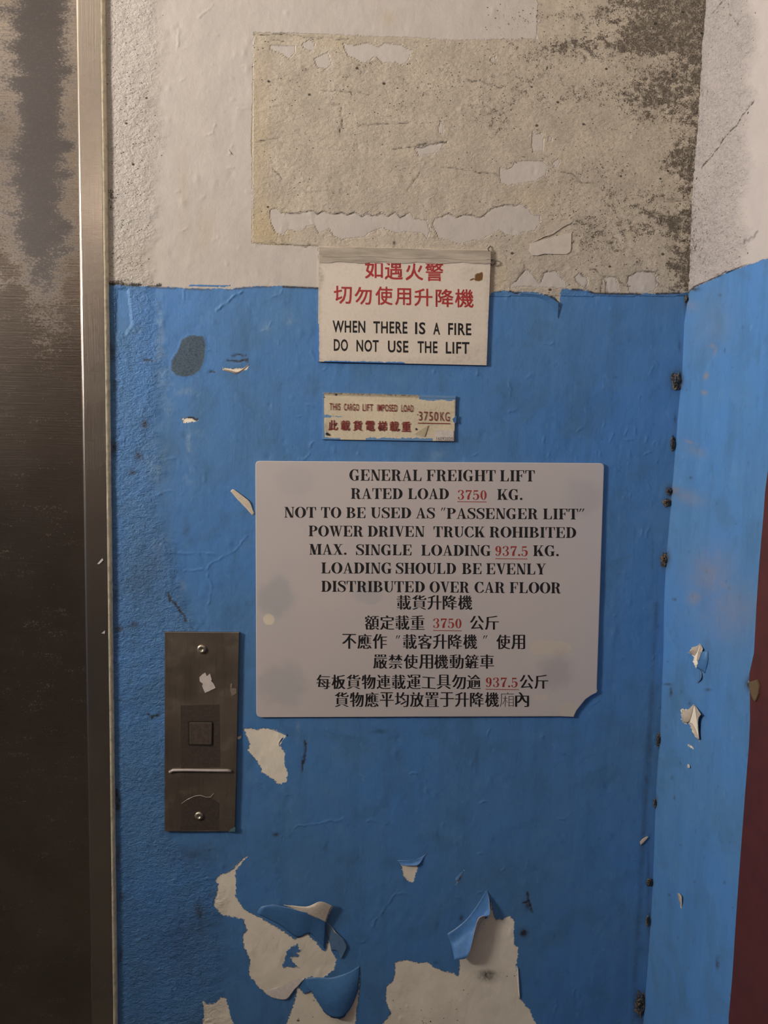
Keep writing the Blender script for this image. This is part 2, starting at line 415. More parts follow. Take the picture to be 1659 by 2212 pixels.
PATCH = [
 Z7([(175,190),(320,190),(325,230),(290,270),(250,240),(180,210)]),
 Z7([(370,180),(410,155),(445,180),(430,220),(375,205)]),
 Z7([(440,270),(520,230),(540,300),(510,330),(460,320)]),
 Z7([(610,175),(680,190),(760,172),(820,200),(860,178),(950,185),(1020,220),(1000,280),(960,305),(920,285),(850,295),(805,245),(780,275),(730,292),(690,270),(640,250)]),
 Z7([(180,1170),(215,1160),(240,1190),(330,1190),(430,1180),(460,1200),(490,1180),(560,1200),(600,1185),(640,1205),(680,1182),(720,1208),(760,1184),(800,1210),(840,1186),(880,1212),(920,1188),(960,1218),(1005,1188),(1040,1225),(1110,1235),(1130,1290),(1115,1340),(1090,1310),(980,1300),(930,1310),(850,1275),(760,1310),(740,1330),(620,1345),(560,1330),(530,1280),(470,1310),(440,1260),(380,1270),(340,1300),(280,1285),(260,1320),(210,1310),(180,1240)]),
 Z7([(1165,1220),(1200,1215),(1240,1190),(1290,1220),(1350,1195),(1430,1220),(1500,1170)]) + Z8([(200,1395),(310,1360),(380,1370),(410,1350),(450,1380),(500,1435),(550,1440),(545,1500),(510,1550),(430,1555),(370,1585),(300,1570),(260,1540),(150,1600),(60,1620),(-30,1640),(-80,1620),(-170,1600),(-215,1500)]),
 Z8([(270,1090),(310,1110),(350,1100),(370,1060),(420,1050),(570,1052),(608,1090),(590,1150),(510,1195),(420,1205),(320,1225),(270,1200),(262,1150)]),
 Z8([(500,840),(530,860),(560,850),(572,900),(570,980),(500,985),(495,930)]),
 Z8([(640,1065),(685,1030),(690,1060),(675,1095),(650,1095)]),
 Z8([(612,880),(632,880),(632,908),(612,908)]),
 Z7([(1190,640),(1212,660),(1210,715),(1180,710)]),
 Z7([(1490,265),(1520,255),(1525,280),(1500,290)]),
 Z8([(525,60),(545,40),(560,45),(540,70)]),
 Z7([(1040,800),(1110,785),(1200,770),(1235,765),(1190,800),(1150,835),(1100,840),(1070,855)]),
 zm(1080, 560, .2532, [(95,215),(140,190),(215,95),(245,90),(320,195),(345,215),(380,120),(420,108),(480,100),(530,165),(560,190),(570,240),(500,250),(400,240),(250,235),(150,230),(95,250)]),
 zm(1080, 560, .2532, [(640,150),(680,120),(740,155),(745,200),(735,245),(690,220),(650,190)]),
 zm(1080, 560, .2532, [(890,160),(980,150),(1000,200),(1010,280),(900,290),(910,220)]),
 zm(1080, 560, .2532, [(1100,150),(1160,115),(1250,100),(1320,120),(1340,190),(1320,260),(1260,290),(1110,290),(1090,200)]),
]
CREAM_ZONES = [
 [(100,-200),(1150,-200),(1162,20),(1158,84),(1000,86),(950,85),(860,80),(755,76),(650,72),(548,70),(546,200),(543,300),(546,420),(544,526),(600,529),(687,533),(700,700),(100,700)],
]
CRACKS = [zm(1080,560,.2532,p) for p in (
  [(205,45),(210,95),(140,190),(95,190)], [(245,90),(320,195),(345,200),(360,130),(400,105),(480,98),(530,160)],
  [(690,115),(690,150),(735,155),(745,200),(730,245)], [(640,155),(650,190),(690,220)], [(765,100),(800,90),(860,140),(895,150),(980,150)],
  [(870,170),(855,290)], [(905,200),(912,290)], [(1000,160),(1020,210),(1110,230)], [(1090,200),(1100,145),(1170,110),(1260,98),(1330,105)],
  [(1330,120),(1335,190),(1360,215),(1405,270)])] + [
  Z7([(195,155),(260,165)]), Z7([(490,455),(560,462),(640,460),(700,470),(770,488)]), Z7([(640,470),(560,463)]),
  Z7([(900,800),(980,800),(1040,785),(1120,775),(1230,765)]), Z7([(1040,800),(1150,780),(1235,770)]),
  Z7([(185,925),(220,960),(250,995)]), Z7([(990,1060),(1050,980),(1080,940)]), Z7([(100,765),(170,755),(240,740)]),
  Z7([(600,560),(605,640),(590,740)]), Z7([(700,665),(850,665),(1000,652)]), Z7([(1200,918),(1380,935),(1560,965)]), Z7([(1350,400),(1450,405),(1560,440)]),
  Z8([(1420,1335),(1500,1335),(1640,1335)]), Z8([(1360,1410),(1440,1435)]), Z8([(660,1120),(780,1150),(850,1200),(950,1215)]),
  Z7([(75,125),(280,122),(400,140),(640,150)]), Z7([(75,1370),(200,1375),(460,1388)]),
]
for k in (4, 5):                                         # dark upper rims of the two torn strips
    p = PATCH[k]; CRACKS.append(p[2:20] if k == 4 else p[1:12])
DEEP = [zm(600,1550,.2411,[(250,205),(245,300),(225,400),(220,490)]), zm(320,1330,.226,[(0,940),(50,965),(110,950)]),
        zm(220,600,.2893,[(320,625),(370,618)]), zm(220,600,.2893,[(935,618),(1030,622),(1090,620)]), zm(220,600,.2893,[(985,580),(1070,580)]), zm(220,600,.2893,[(805,705),(845,703)]),
        zm(220,600,.2893,[(640,1045),(715,1060)]), zm(220,1000,.229,[(620,1230),(650,1300),(700,1330),(760,1420),(800,1490)]),
        zm(230,1600,.1989,[(120,530),(100,640),(110,740)]), zm(800,1820,.2411,[(1410,450),(1445,620)]), zm(800,1820,.2411,[(1370,540),(1420,520)])]
RIDGES = [zm(220,1000,.229,p) for p in ([(450,350),(600,265),(640,262),(760,300)], [(770,1020),(880,1020),(940,1000),(975,1010),(1020,960),(1160,880),(1230,830),(1380,690)], [(1000,1040),(1035,1180),(1010,1330)], [(580,860),(700,855),(1100,850)])] + \
  [zm(220,600,.2893,p) for p in ([(850,240),(930,190),(960,160),(1045,110)], [(1270,140),(1320,130),(1350,85)], [(1195,400),(1240,400),(1270,335)], [(770,530),(850,550)], [(1485,930),(1580,960)], [(1430,1035),(1475,1032)], [(1470,1350),(1530,1345),(1555,1310)], [(480,1370),(560,1330)])] + \
  [zm(600,1550,.2411,p) for p in ([(100,1050),(180,970),(330,960),(480,918)], [(75,695),(180,680)], [(490,930),(560,920),(590,890)], [(800,930),(850,920),(980,960)])] + \
  [zm(1000,780,.2893,p) for p in ([(865,525),(880,505),(905,505)], [(1210,580),(1280,582)], [(1140,810),(1150,830),(1190,780)], [(1235,775),(1245,760)], [(480,125),(510,100)], [(1465,850),(1500,845)], [(1400,680),(1350,700)], [(80,700),(115,690)], [(345,150),(360,280)], [(1420,40),(1400,90)], [(660,10),(690,20)])] + \
  [zm(0,0,.3376,p) for p in ([(1370,30),(1310,80),(1270,110)], [(1150,180),(1130,350),(1030,330)], [(1380,760),(1365,860),(1310,865)], [(1520,690),(1600,700)], [(1380,1990),(1460,1920),(1550,1870)], [(1450,1075),(1500,1078)], [(1490,930),(1470,985)], [(1330,210),(1410,222)], [(1180,1830),(1185,1920)])] + \
  [zm(800,1820,.2411,p) for p in ([(260,400),(180,520),(90,640),(10,770)], [(1160,260),(1210,240)], [(770,485),(810,495)], [(230,460),(300,440),(370,470)])] + \
  [Z7(p) for p in ([(75,600),(150,560),(230,540)], [(600,1140),(640,1115)], [(400,1050),(600,1045)], [(490,890),(530,900)])]
RS = np.random.RandomState(3)
for _k in range(70):                                     # short creases and nicks of the paint skin
    _x, _y = RS.uniform(560, 1430), RS.uniform(650, 2180); _a = RS.uniform(-1.2, 2.2); _l = RS.uniform(6, 22)
    RIDGES.append([(_x, _y), (_x + _l * .5 * math.cos(_a) + RS.uniform(-3, 3), _y + _l * .5 * math.sin(_a)), (_x + _l * math.cos(_a), _y + _l * math.sin(_a) + RS.uniform(-3, 3))])
for _k in range(34):
    _x, _y = RS.uniform(1160, 1425), RS.uniform(900, 1150); _a = RS.uniform(1.2, 2.2); _l = RS.uniform(6, 20)
    RIDGES.append([(_x, _y), (_x + _l * math.cos(_a) * .6, _y + _l * math.sin(_a) * .5), (_x + _l * math.cos(_a), _y + _l * math.sin(_a))])
for _k in range(30):
    _x, _y = RS.uniform(345, 680), RS.uniform(20, 600); _a = RS.uniform(-.5, .9); _l = RS.uniform(4, 16)
    RIDGES.append([(_x, _y), (_x + _l * math.cos(_a), _y + _l * math.sin(_a))])

def back_wall():
    # dense where the photograph looks, sparse beyond it
    xa = np.arange(XL - .002, XC + .012, .00135)
    z0 = float(at(830, 2240)[2]) - .02; z1 = float(at(830, -25)[2]) + .02
    za = np.concatenate([np.linspace(0, z0, 12)[:-1], np.arange(z0, z1, .00135), np.linspace(z1 + .01, 2.9, 12)])
    Xw, Zw = np.meshgrid(xa, za)
    P = np.stack([Xw, np.zeros_like(Xw), Zw], -1)
    X, Y = proj(P)
    mx, mz = Xw * 1000, Zw * 1000
    # blue zone
    b = poly_sdf(X, Y, BLUE_TOP + [(1700, 3200), (100, 3200)], 30)
    for hp in (HOLE_A, HOLE_B, HOLE_C, HOLE_D, HOLE_E, HOLE_G, HOLE_H, HOLE_I, HOLE_J, HOLE_K, HOLE_F):
        b = np.minimum(b, -poly_sdf(X, Y, hp, 30))
    b = np.maximum(b, poly_sdf(X, Y, ISLE, 30))
    for p in zm(1080,560,.2532,[(0,0)]):
        b = np.maximum(b, -30)
    bare = ((Y > 660) | (np.abs(b) < 0)).astype(float)
    c = np.full(X.shape, -30.0)
    for p in CREAM_ZONES + PATCH: c = np.maximum(c, poly_sdf(X, Y, p, 30))
    g = poly_sdf(X, Y, zm(220,600,.2893,[(600,460),(660,430),(760,435),(775,500),(765,600),(740,680),(690,725),(620,740),(550,725),(520,690),(520,620),(560,560)]), 30)
    # mould and dirt density
    n1 = fbm(X / 70, Y / 50, 5); n2 = fbm(X / 26, Y / 12, 9)
    cx = 1521 - 0.0588 * Y                                # corner line
    dc = cx - X
    md = 0.72 * blob(X, Y, 1440, 15, 170, 95, -8, 2.2) + .30 * blob(X, Y, 1330, 90, 150, 26, -6) + .42 * blob(X, Y, 1400, 95, 110, 12) + .38 * blob(X, Y, 1450, 170, 90, 50)
    md += (.50 * np.exp(-np.clip(dc, 0, None) / 38) * (Y < 640)) * (.25 + 1.1 * n2) + .18 * sstep(330, 40, dc) * (Y < 640) + .20 * blob(X, Y, 1400, 230, 110, 60)
    md += .32 * blob(X, Y, 1300, 480, 110, 90) + .22 * blob(X, Y, 1120, 230, 160, 130) + .20 * blob(X, Y, 850, 180, 200, 90) + .18 * blob(X, Y, 1150, 110, 100, 80)
    md += .5 * blob(X, Y, 1480, 345, 60, 22) + .35 * blob(X, Y, 1480, 480, 70, 26) + .4 * blob(X, Y, 1488, 560, 40, 40) + .45 * blob(X, Y, 1485, 600, 20, 30)
    md += .30 * blob(X, Y, 1190, 30, 130, 20)
    left = sstep(345, 300, X + 18 * np.sin(Y / 60) + 22 * (n1 - .5)) * (Y < 625)
    md += left * (.13 + .10 * n1) + .5 * blob(X, Y, 240, 425, 12, 26) + .35 * blob(X, Y, 300, 250, 10, 8) + .7 * blob(X, Y, 250, 612, 60, 8) + .3 * blob(X, Y, 236, 90, 9, 30) + .5 * blob(X, Y, 322, 418, 5, 12)
    md += .16 * (n1 > .45) * (X > 546) * (Y > 70) * (n1 - .45) * 3
    md = md * (.35 + 1.0 * n1 + .45 * (n2 > .5)) * (c < 3).astype(float) + (c >= 3) * (left * (.13 + .12 * n1) + .5 * blob(X, Y, 240, 425, 12, 26) + .7 * blob(X, Y, 250, 612, 60, 8) + .35 * blob(X, Y, 1120, 40, 60, 45))
    # rough stipple: left strip and a band below it
    lim = np.interp(Y, [0, 300, 600, 640, 800, 1000, 1150, 1300, 1400, 1800, 1900, 2212, 3000], [335, 335, 325, 330, 345, 330, 345, 390, 440, 360, 460, 470, 470])
    rg = .62 * sstep(26, -26, X - lim + 60 * (n1 - .5) + 20 * (n2 - .5))
    smooth = poly_sdf(X, Y, [(252,625),(276,625),(284,700),(270,722),(252,716)], 20)
    rg *= sstep(2, -4, smooth) * (.75 + .5 * n1)
    rg = np.maximum(rg, .30 * ((X > 546) & (Y > 75) & (Y < 640) & (c < 0)))
    rg = np.maximum(rg, .55 * sstep(60, 10, dc) * (Y < 640))
    # dark marks
    dk = np.zeros_like(X)
    for p in DEEP:
        d = line_dist(X + 9 * (fbm(X / 10, Y / 10, 61, 3) - .5), Y + 12 * (fbm(X / 8, Y / 8, 71, 3) - .5), p); dk = np.maximum(dk, np.exp(-(d / 2.1) ** 2) * (.3 + 1.1 * n2))
    WX = X + 9 * (fbm(X / 14, Y / 14, 61, 3) - .5) ; WY = Y + 9 * (fbm(X / 14, Y / 14, 71, 3) - .5); brk = sstep(.30, .55, fbm(X / 9, Y / 9, 81, 2))
    for p in CRACKS:
        d = line_dist(WX, WY, p); dk = np.maximum(dk, np.exp(-(d / 1.15) ** 2) * .60 * (.25 + .75 * brk))
    for (x, y, rx, ry, s) in [(1052,2107,20,11,.62),(403,1145,10,22,.25),(245,965,8,14,.7),(246,830,5,12,.4),(243,760,6,20,.5),(312,918,7,13,.6),(300,985,9,12,.4),
            (1462,822,15,20,.75),(1447,1062,10,13,.6),(1442,1085,9,10,.65),(1437,1212,12,18,.5),(1424,1600,5,14,.65),(1417,1735,5,10,.6),(1406,1905,9,9,.7),(1385,2175,17,30,.75),(1402,1990,4,30,.4),
            (1330,815,5,3,.3),(1132,2016,8,9,.75),(996,1983,4,6,.7),(1140,1955,6,10,.6),(942,2080,5,3,.4),(256,1735,5,22,.7),(262,1935,6,10,.5),(256,1850,8,30,.35),(260,2060,6,16,.5),(430,1970,10,18,.5),
            (286,1020,9,7,.6),(258,1360,10,9,.45),(290,1350,10,8,.45),(250,1290,6,10,.4),(595,1802,6,4,.6),(453,1836,5,3,.6),(1455,960,4,16,.7),(1458,905,3,10,.5),(1468,745,3,14,.3),
            (851,525,3,6,.8),(720,225,8,3,.3),(700,785,20,3,.0),(1487,640,9,7,.8),(1482,650,4,20,.45),(1120,640,30,3,.0),(1450,430,30,2,.4),
            (1400,1300,3,60,.0),(1404,1625,3,70,.30),(1400,1900,4,120,.25),(1410,1200,3,50,.2),(820,1580,16,5,.3),(1030,1640,4,30,.2),(875,1905,3,8,.2)]:
        dk = np.maximum(dk, s * blob(X, Y, x, y, rx, ry) * (.5 + n2))
    # grime in the joint under the boundary and round the boards
    bt = np.interp(X, [p[0] for p in BLUE_TOP], [p[1] for p in BLUE_TOP])
    dk = np.maximum(dk, np.where((X > 1080) | ((X > 600) & (X < 700)), .85, .45) * np.exp(-((Y - bt - 1) / 2.0) ** 2) * (n2 > .42) * (X > 232))
    dk = np.maximum(dk, .8 * np.exp(-((Y - 614 - (X - 232) * .02) / 3.0) ** 2) * (X < 350) * (n2 > .45))
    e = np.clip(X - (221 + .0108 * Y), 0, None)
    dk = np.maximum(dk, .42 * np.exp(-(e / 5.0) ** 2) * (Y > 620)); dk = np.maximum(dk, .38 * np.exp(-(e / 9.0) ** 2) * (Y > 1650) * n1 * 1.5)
    dk = np.maximum(dk, .30 * np.exp(-(np.abs(dc - 25) / 6) ** 2) * (Y > 1300) * (n1 + .2))
    dk = np.maximum(dk, .22 * blob(X, Y, 390, 2030, 90, 60) * n1 * 2); dk = np.maximum(dk, .2 * blob(X, Y, 430, 1850, 60, 30) * n2 * 2)
    dk = np.maximum(dk, .16 * blob(X, Y, 330, 1230, 60, 90) * n1 * 2)
    # pale wear on the blue
    wr = .55 * blob(X, Y, 345, 740, 10, 90) + .45 * blob(X, Y, 362, 850, 12, 60) + .6 * blob(X, Y, 395, 846, 20, 9) + .6 * blob(X, Y, 432, 935, 9, 9) + .65 * blob(X, Y, 408, 960, 6, 30) + .6 * blob(X, Y, 405, 1035, 9, 12) + .35 * blob(X, Y, 340, 1000, 25, 60)
    wr += .5 * blob(X, Y, 624, 690, 9, 12) + .4 * blob(X, Y, 575, 712, 9, 14) + .4 * blob(X, Y, 452, 728, 6, 6) + .55 * blob(X, Y, 643, 1570, 4, 26) + .3 * blob(X, Y, 395, 1265, 9, 14) + .35 * blob(X, Y, 510, 1855, 20, 22) + .25 * blob(X, Y, 350, 1180, 20, 40) + .35 * blob(X, Y, 945, 985, 18, 16)
    wr += .15 * blob(X, Y, 300, 690, 14, 60)
    wr *= sstep(.30, .68, n2 * .6 + .4 * fbm(X / 7, Y / 14, 303, 3)) * 2.3
    sm = np.exp(-((Y - 634 - .02 * (X - 1150)) / 6) ** 2) * np.exp(-((X - 1138) / 34.0) ** 4) + np.exp(-((Y - 617) / 4) ** 2) * np.exp(-((X - 458) / 60.0) ** 4)
    ye = .8 * blob(X, Y, 570, 500, 60, 55) + .5 * blob(X, Y, 560, 300, 22, 200) + .35 * blob(X, Y, 720, 90, 60, 18) + .4 * blob(X, Y, 1080, 600, 22, 40) + .25 * blob(X, Y, 1150, 430, 60, 30) + .45 * blob(X, Y, 675, 600, 15, 25) + .3 * blob(X, Y, 1050, 60, 60, 20)
    ye = ye * (c < 1) + (c >= 1) * (.30 * blob(X, Y, 440, 500, 20, 60, 15) + .25 * blob(X, Y, 395, 420, 14, 120) + .25 * blob(X, Y, 300, 560, 60, 40)) + (c >= 1) * .5 * blob(X, Y, 838, 40, 14, 16)
    b = np.maximum(b, np.where((sm * (.3 + 1.4 * fbm(X / 22, Y / 3, 77))) > .70, 2.0, -30))
    # relief really in the mesh
    h = 1.3 * (fbm(mx / 90, mz / 90, 31, 3) - .5) + .6 * (fbm(mx / 22, mz / 26, 41, 4) - .5)
    h += rg * 1.35 * (fbm((mx + .5 * mz) / 7, (mz - .3 * mx) / 3.6, 51, 3) - .5) * (Y > 0)
    for i, p in enumerate(RIDGES):
        d = line_dist(WX, WY, p); h += .60 * np.exp(-(d / 1.5) ** 2) * (.25 + .75 * brk)
    for p in DEEP + CRACKS:
        d = line_dist(WX, WY, p); h -= .35 * np.exp(-(d / 1.8) ** 2)
    for k in range(520):                                  # small blisters and lumps under the paint
        x, y = RS.uniform(250, 1440), RS.uniform(20, 2212); r = RS.uniform(2.2, 8); a = RS.uniform(.1, .55) * (1 if RS.rand() > .25 else -1)
        s = (np.abs(X - x) < 3 * r) & (np.abs(Y - y) < 4 * r)
        h[s] += a * np.exp(-((X[s] - x) / r) ** 2 - ((Y[s] - y) / (r * 1.5)) ** 2)
    h[(g > -3)] += .2
    # clumpy build-up of paint in the corner
    P[..., 1] = -h * .001
    keep = {'s_blue': b, 's_cream': c, 'mold': np.clip(md, 0, 1.4), 'rough': rg, 's_grey': g, 'dark': dk, 'wear': np.clip(wr * .62, 0, .6), 'yellow': np.clip(ye, 0, 1), 'bare': bare}
    o = link('wall_back', grid_mesh(P, keep, flip=False), M_WALL)
    return tag(o, kind='structure')
WB = back_wall()

CORNER_Y = [0, 100, 300, 400, 630, 700, 800, 900, 1000, 1100, 1200, 1300, 1400, 1500, 1600, 1700, 1900, 2000, 2100, 2212]
CORNER_X = [1527, 1518, 1506, 1497, 1488, 1477, 1473, 1464, 1456, 1448, 1439, 1434, 1433, 1429, 1425, 1417, 1410, 1405, 1398, 1389]
END_Y = [1050, 1100, 1200, 1300, 1400, 1450, 1465, 1490, 1510, 1525, 1600, 1700, 1900, 2000, 2100, 2212]
END_X = [1660, 1657, 1648, 1641, 1636, 1632, 1620, 1618, 1628, 1628, 1625, 1617, 1602, 1595, 1589, 1579]
U_END = float(((at_r(1618.0, 1700.0) - RW_O) @ RW_U))
def right_wall():
    ua = np.concatenate([np.arange(-.004, U_END + .02, .0020)])
    z0 = float(at_r(1500, 2240)[2]) - .15; z1 = float(at_r(1659, -25)[2]) + .05
    za = np.concatenate([np.linspace(0, z0, 12)[:-1], np.arange(z0, z1, .00165), np.linspace(z1 + .01, 2.9, 8)])
    U, Zw = np.meshgrid(ua, za)
    P = RW_O + U[..., None] * RW_U; P[..., 2] = Zw
    X, Y = proj(P)
    # the corner itself wanders: shift the near-corner part of the wall
    cxp = np.interp(Y, CORNER_Y, CORNER_X); tgt = at(cxp, Y)[..., 0] - XC
    fall = np.exp(-np.clip(U, 0, None) / .035)
    P = P + (tgt * fall)[..., None] * np.array([1.0, 0, 0])
    P[..., 0] = np.where(U < 0, P[..., 0] + .004, P[..., 0])
    X, Y = proj(P)
    n1 = fbm(X / 60, Y / 50, 105); n2 = fbm(X / 16, Y / 14, 109)
    top = [(1300,700),(1480,637),(1490,630),(1500,622),(1521,612),(1535,605),(1548,600),(1562,592),(1580,585),(1600,578),(1630,568),(1659,557),(1800,498)]
    b = poly_sdf(X, Y, top + [(2400, 400), (2400, 3200), (1300, 3200)], 30)
    c = np.full(X.shape, 20.0)
    holes = [zm(1380,1300,.1808,p) for p in ([(590,600),(650,540),(700,550),(735,500),(750,570),(780,590),(735,600),(715,700),(680,790),(650,720),(665,660)],
             [(510,1280),(580,1290),(640,1270),(660,1220),(740,1345),(705,1420),(725,1660),(640,1560),(600,1440),(555,1465),(515,1420)],
             [(585,1700),(640,1720),(645,1755),(600,1735)], [(575,1945),(600,1950),(608,1980),(585,1985)])] + [zm(1360,1700,.2314,[(445,990),(482,1020),(480,1070),(488,1130),(465,1070)])]
    for hp in holes: b = np.minimum(b, -poly_sdf(X, Y, hp, 30))
    ex = np.interp(Y, END_Y, END_X)
    chip = poly_sdf(X, Y, zm(1380,1300,.1808,[(1310,950),(1400,930),(1500,900),(1500,1250),(1375,1200),(1330,1100)]), 30)
    b = np.minimum(b, -chip)
    bare = (Y > 640).astype(float)
    d0 = X - cxp
    up = (b < 0) * (Y < 640)
    md = up * (sstep(125, 10, d0 + 60 * (n1 - .5)) * (.12 + .22 * n2) * (.6 + .8 * n1) + .5 * blob(X, Y, 1500, 500, 60, 70) * n1 + .25 * np.exp(-((d0) / 8) ** 2) * n2)
    for p in (zm(1400,0,.3166,[(720,690),(640,790),(600,860),(530,930),(500,980),(430,1070),(360,1150)]), zm(1400,0,.3166,[(440,90),(520,0)]), zm(1400,0,.3166,[(560,90),(620,180)])):
        d = line_dist(X, Y, p); md = np.maximum(md, 1.1 * np.exp(-(d / 1.6) ** 2))
    rg = up * sstep(128, 84, d0 + 60 * (n1 - .5)) * (.8 + .4 * n2) + up * .12
    dk = np.zeros_like(X)
    for (x, y, rx, ry, s) in [(1470,822,8,18,.6),(1452,1062,14,9,.35),(1441,1205,8,20,.5),(1450,1494,3,9,.8),(1443,1478,9,2,.6),(1618,1478,8,14,.9),(1510,1745,8,3,.0),(1550,2080,4,14,.55),(1500,1905,3,3,.3),(1387,2170,4,26,.5),(1406,1905,4,7,.6),(1418,1730,4,14,.4),
            (1555,638,4,4,.4),(1502,625,10,4,.5),(1552,594,10,3,.5),(1490,1520,3,3,.4),(1472,1495,3,4,.3),(1530,1490,7,3,.4),(1458,1295,3,3,.6),(1492,1032,3,3,.6),(1488,792,2,6,.2)]:
        dk = np.maximum(dk, s * blob(X, Y, x, y, rx, ry) * (.5 + n2))
    for p in (zm(1400,0,.3166,[(655,1665),(665,1635),(690,1645),(700,1620),(725,1620),(730,1595),(745,1580)]),): dk = np.maximum(dk, .40 * np.exp(-(line_dist(X, Y, p) / 2) ** 2))
    for k in range(46):
        x, y = RS.uniform(1440, 1640), RS.uniform(650, 2200)
        dk = np.maximum(dk, RS.uniform(.15, .45) * blob(X, Y, x, y, RS.uniform(1.2, 3), RS.uniform(1.5, 5)))
    # brown scuffs rubbed on the blue
    ye = np.zeros_like(X)
    sc_ = [(1535,1240,45,55,.40),(1500,1290,16,18,.55),(1575,1320,60,60,.32),(1560,1262,34,12,.4),(1490,1075,30,14,.35),(1458,1060,12,8,.5),(1525,812,5,8,.8),(1521,848,7,4,.8),(1490,955,12,3,.6),(1505,975,24,10,.3),(1540,748,9,5,.5),(1545,760,4,10,.5),(1495,662,20,14,.25),(1540,700,40,60,.14)]
    for (x, y, rx, ry, s) in sc_: ye = np.maximum(ye, s * blob(X, Y, x, y, rx, ry, 20) * (.55 + .9 * n2))
    h = .9 * (fbm(U * 1000 / 80, Zw * 1000 / 80, 131, 3) - .5) + .35 * (fbm(U * 1000 / 20, Zw * 1000 / 26, 141, 3) - .5)
    h += rg * 2.4 * (fbm((U * 1000 + Zw * 600) / 7, (Zw * 1000 - U * 500) / 4.5, 151, 3) - .5) + rg * .5
    for p in (zm(1400,0,.3166,[(720,690),(640,790),(600,860),(530,930),(500,980),(430,1070),(360,1150)]),): h -= .8 * np.exp(-(line_dist(X, Y, p) / 2.2) ** 2)
    P = P + (h * .001)[..., None] * RW_N
    at_ = {'s_blue': b, 's_cream': c, 'mold': np.clip(md, 0, 1.4), 'rough': rg, 's_grey': np.full(X.shape, -30.0), 'dark': dk, 'wear': np.zeros_like(X), 'yellow': up * .0, 'bare': bare, 'scuff': ye}
    return tag(link('wall_right', grid_mesh(P, at_, flip=False), M_WALLR), kind='structure')
M_WALLR = wall_material('painted_plaster_side', CREAM_LIGHT_TINT)
_t = M_WALLR.node_tree; _b = _t.nodes['Principled BSDF']; _src = _b.inputs['Base Color'].links[0].from_socket
_n = _t.nodes.new('ShaderNodeMix'); _n.data_type = 'RGBA'; _a = _t.nodes.new('ShaderNodeAttribute'); _a.attribute_name = 'scuff'
_t.links.new(_a.outputs['Fac'], _n.inputs[0]); _t.links.new(_src, _n.inputs[6]); _n.inputs[7].default_value = (.26, .22, .20, 1); _t.links.new(_n.outputs[2], _b.inputs['Base Color'])
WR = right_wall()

# ------------------------------------------------------------------ the rest of the lobby
def plain(name, c, rough=.85, bump=.15, sc=60):
    n = NT(name); a = n.noise(sc, 4, .6); b = n.noise(6, 3, .5)
    col = n.mix(n.st(a, .35, .7), c, tuple(x * .86 for x in c)); col = n.mix(n.mul(n.st(b, .45, .75), .3), col, tuple(x * .7 for x in c))
    return n.out(col, rough, n.bump(a, .001, bump))
M_CREAMW = plain('cream_wall_paint', (.60, .55, .49))
M_FLOOR = plain('worn_concrete', (.10, .095, .085))
M_CEIL = plain('ceiling_paint', (.50, .47, .42))
M_SHUT = plain('brown_shutter_metal', (.080, .052, .038), .6)
RX1 = float((RW_O + RW_U * 2.9)[0])
def two_tone():
    n = NT('two_tone_wall_paint'); sep = n.t.nodes.new('ShaderNodeSeparateXYZ'); n.t.links.new(n.co, sep.inputs[0])
    a = n.noise(60, 4, .6)
    up = n.st(n.add(sep.outputs[2], n.mul(n.sub(a, .5), .02)), 1.745, 1.75)
    return n.out(n.mix(up, BLUE, CREAM), .8, n.bump(a, .001, .3))
M_TWO = two_tone()
tag(box('floor', -3.3, 1.0, -3.1, 1.4, -.1, 0, M_FLOOR), kind='structure')
tag(box('ceiling', -3.3, 1.0, -3.1, 1.4, 2.9, 3.0, M_CEIL), kind='structure')
# wall behind the photographer with a wide brown roller shutter
wf = tag(box('wall_front', -3.3, 1.0, -3.1, -3.0, 0, 2.9, M_CREAMW), kind='structure')
bm = bmesh.new()
for k in range(29):
    box_bm(bm, -3.15, .2, -2.995, -2.965 + .006 * (k % 2), .02 + k * .09, .02 + k * .09 + .086, .004)
me = bpy.data.meshes.new('shutter'); bm.to_mesh(me); bm.free()
tag(link('door_3', me, M_SHUT), kind='structure')
# left wall with a stair window
bm = bmesh.new()
for a in ((-3.2, -3.1, -3.0, -1.4, 0, 2.9), (-3.2, -3.1, -.6, 1.4, 0, 2.9), (-3.2, -3.1, -1.4, -.6, 0, 1.1), (-3.2, -3.1, -1.4, -.6, 2.4, 2.9)): box_bm(bm, *a)
me = bpy.data.meshes.new('wl'); bm.to_mesh(me); bm.free()
tag(link('wall_left', me, M_TWO), kind='structure')
bm = bmesh.new()
for a in ((-3.16, -3.12, -1.4, -1.36, 1.1, 2.4), (-3.16, -3.12, -.64, -.6, 1.1, 2.4), (-3.16, -3.12, -1.4, -.6, 1.1, 1.14), (-3.16, -3.12, -1.4, -.6, 2.36, 2.4), (-3.15, -3.13, -1.4, -.6, 1.73, 1.76)): box_bm(bm, *a)
me = bpy.data.meshes.new('wn'); bm.to_mesh(me); bm.free()
tag(link('window_1', me, plain('window_frame_paint', (.5, .5, .48))), kind='structure')

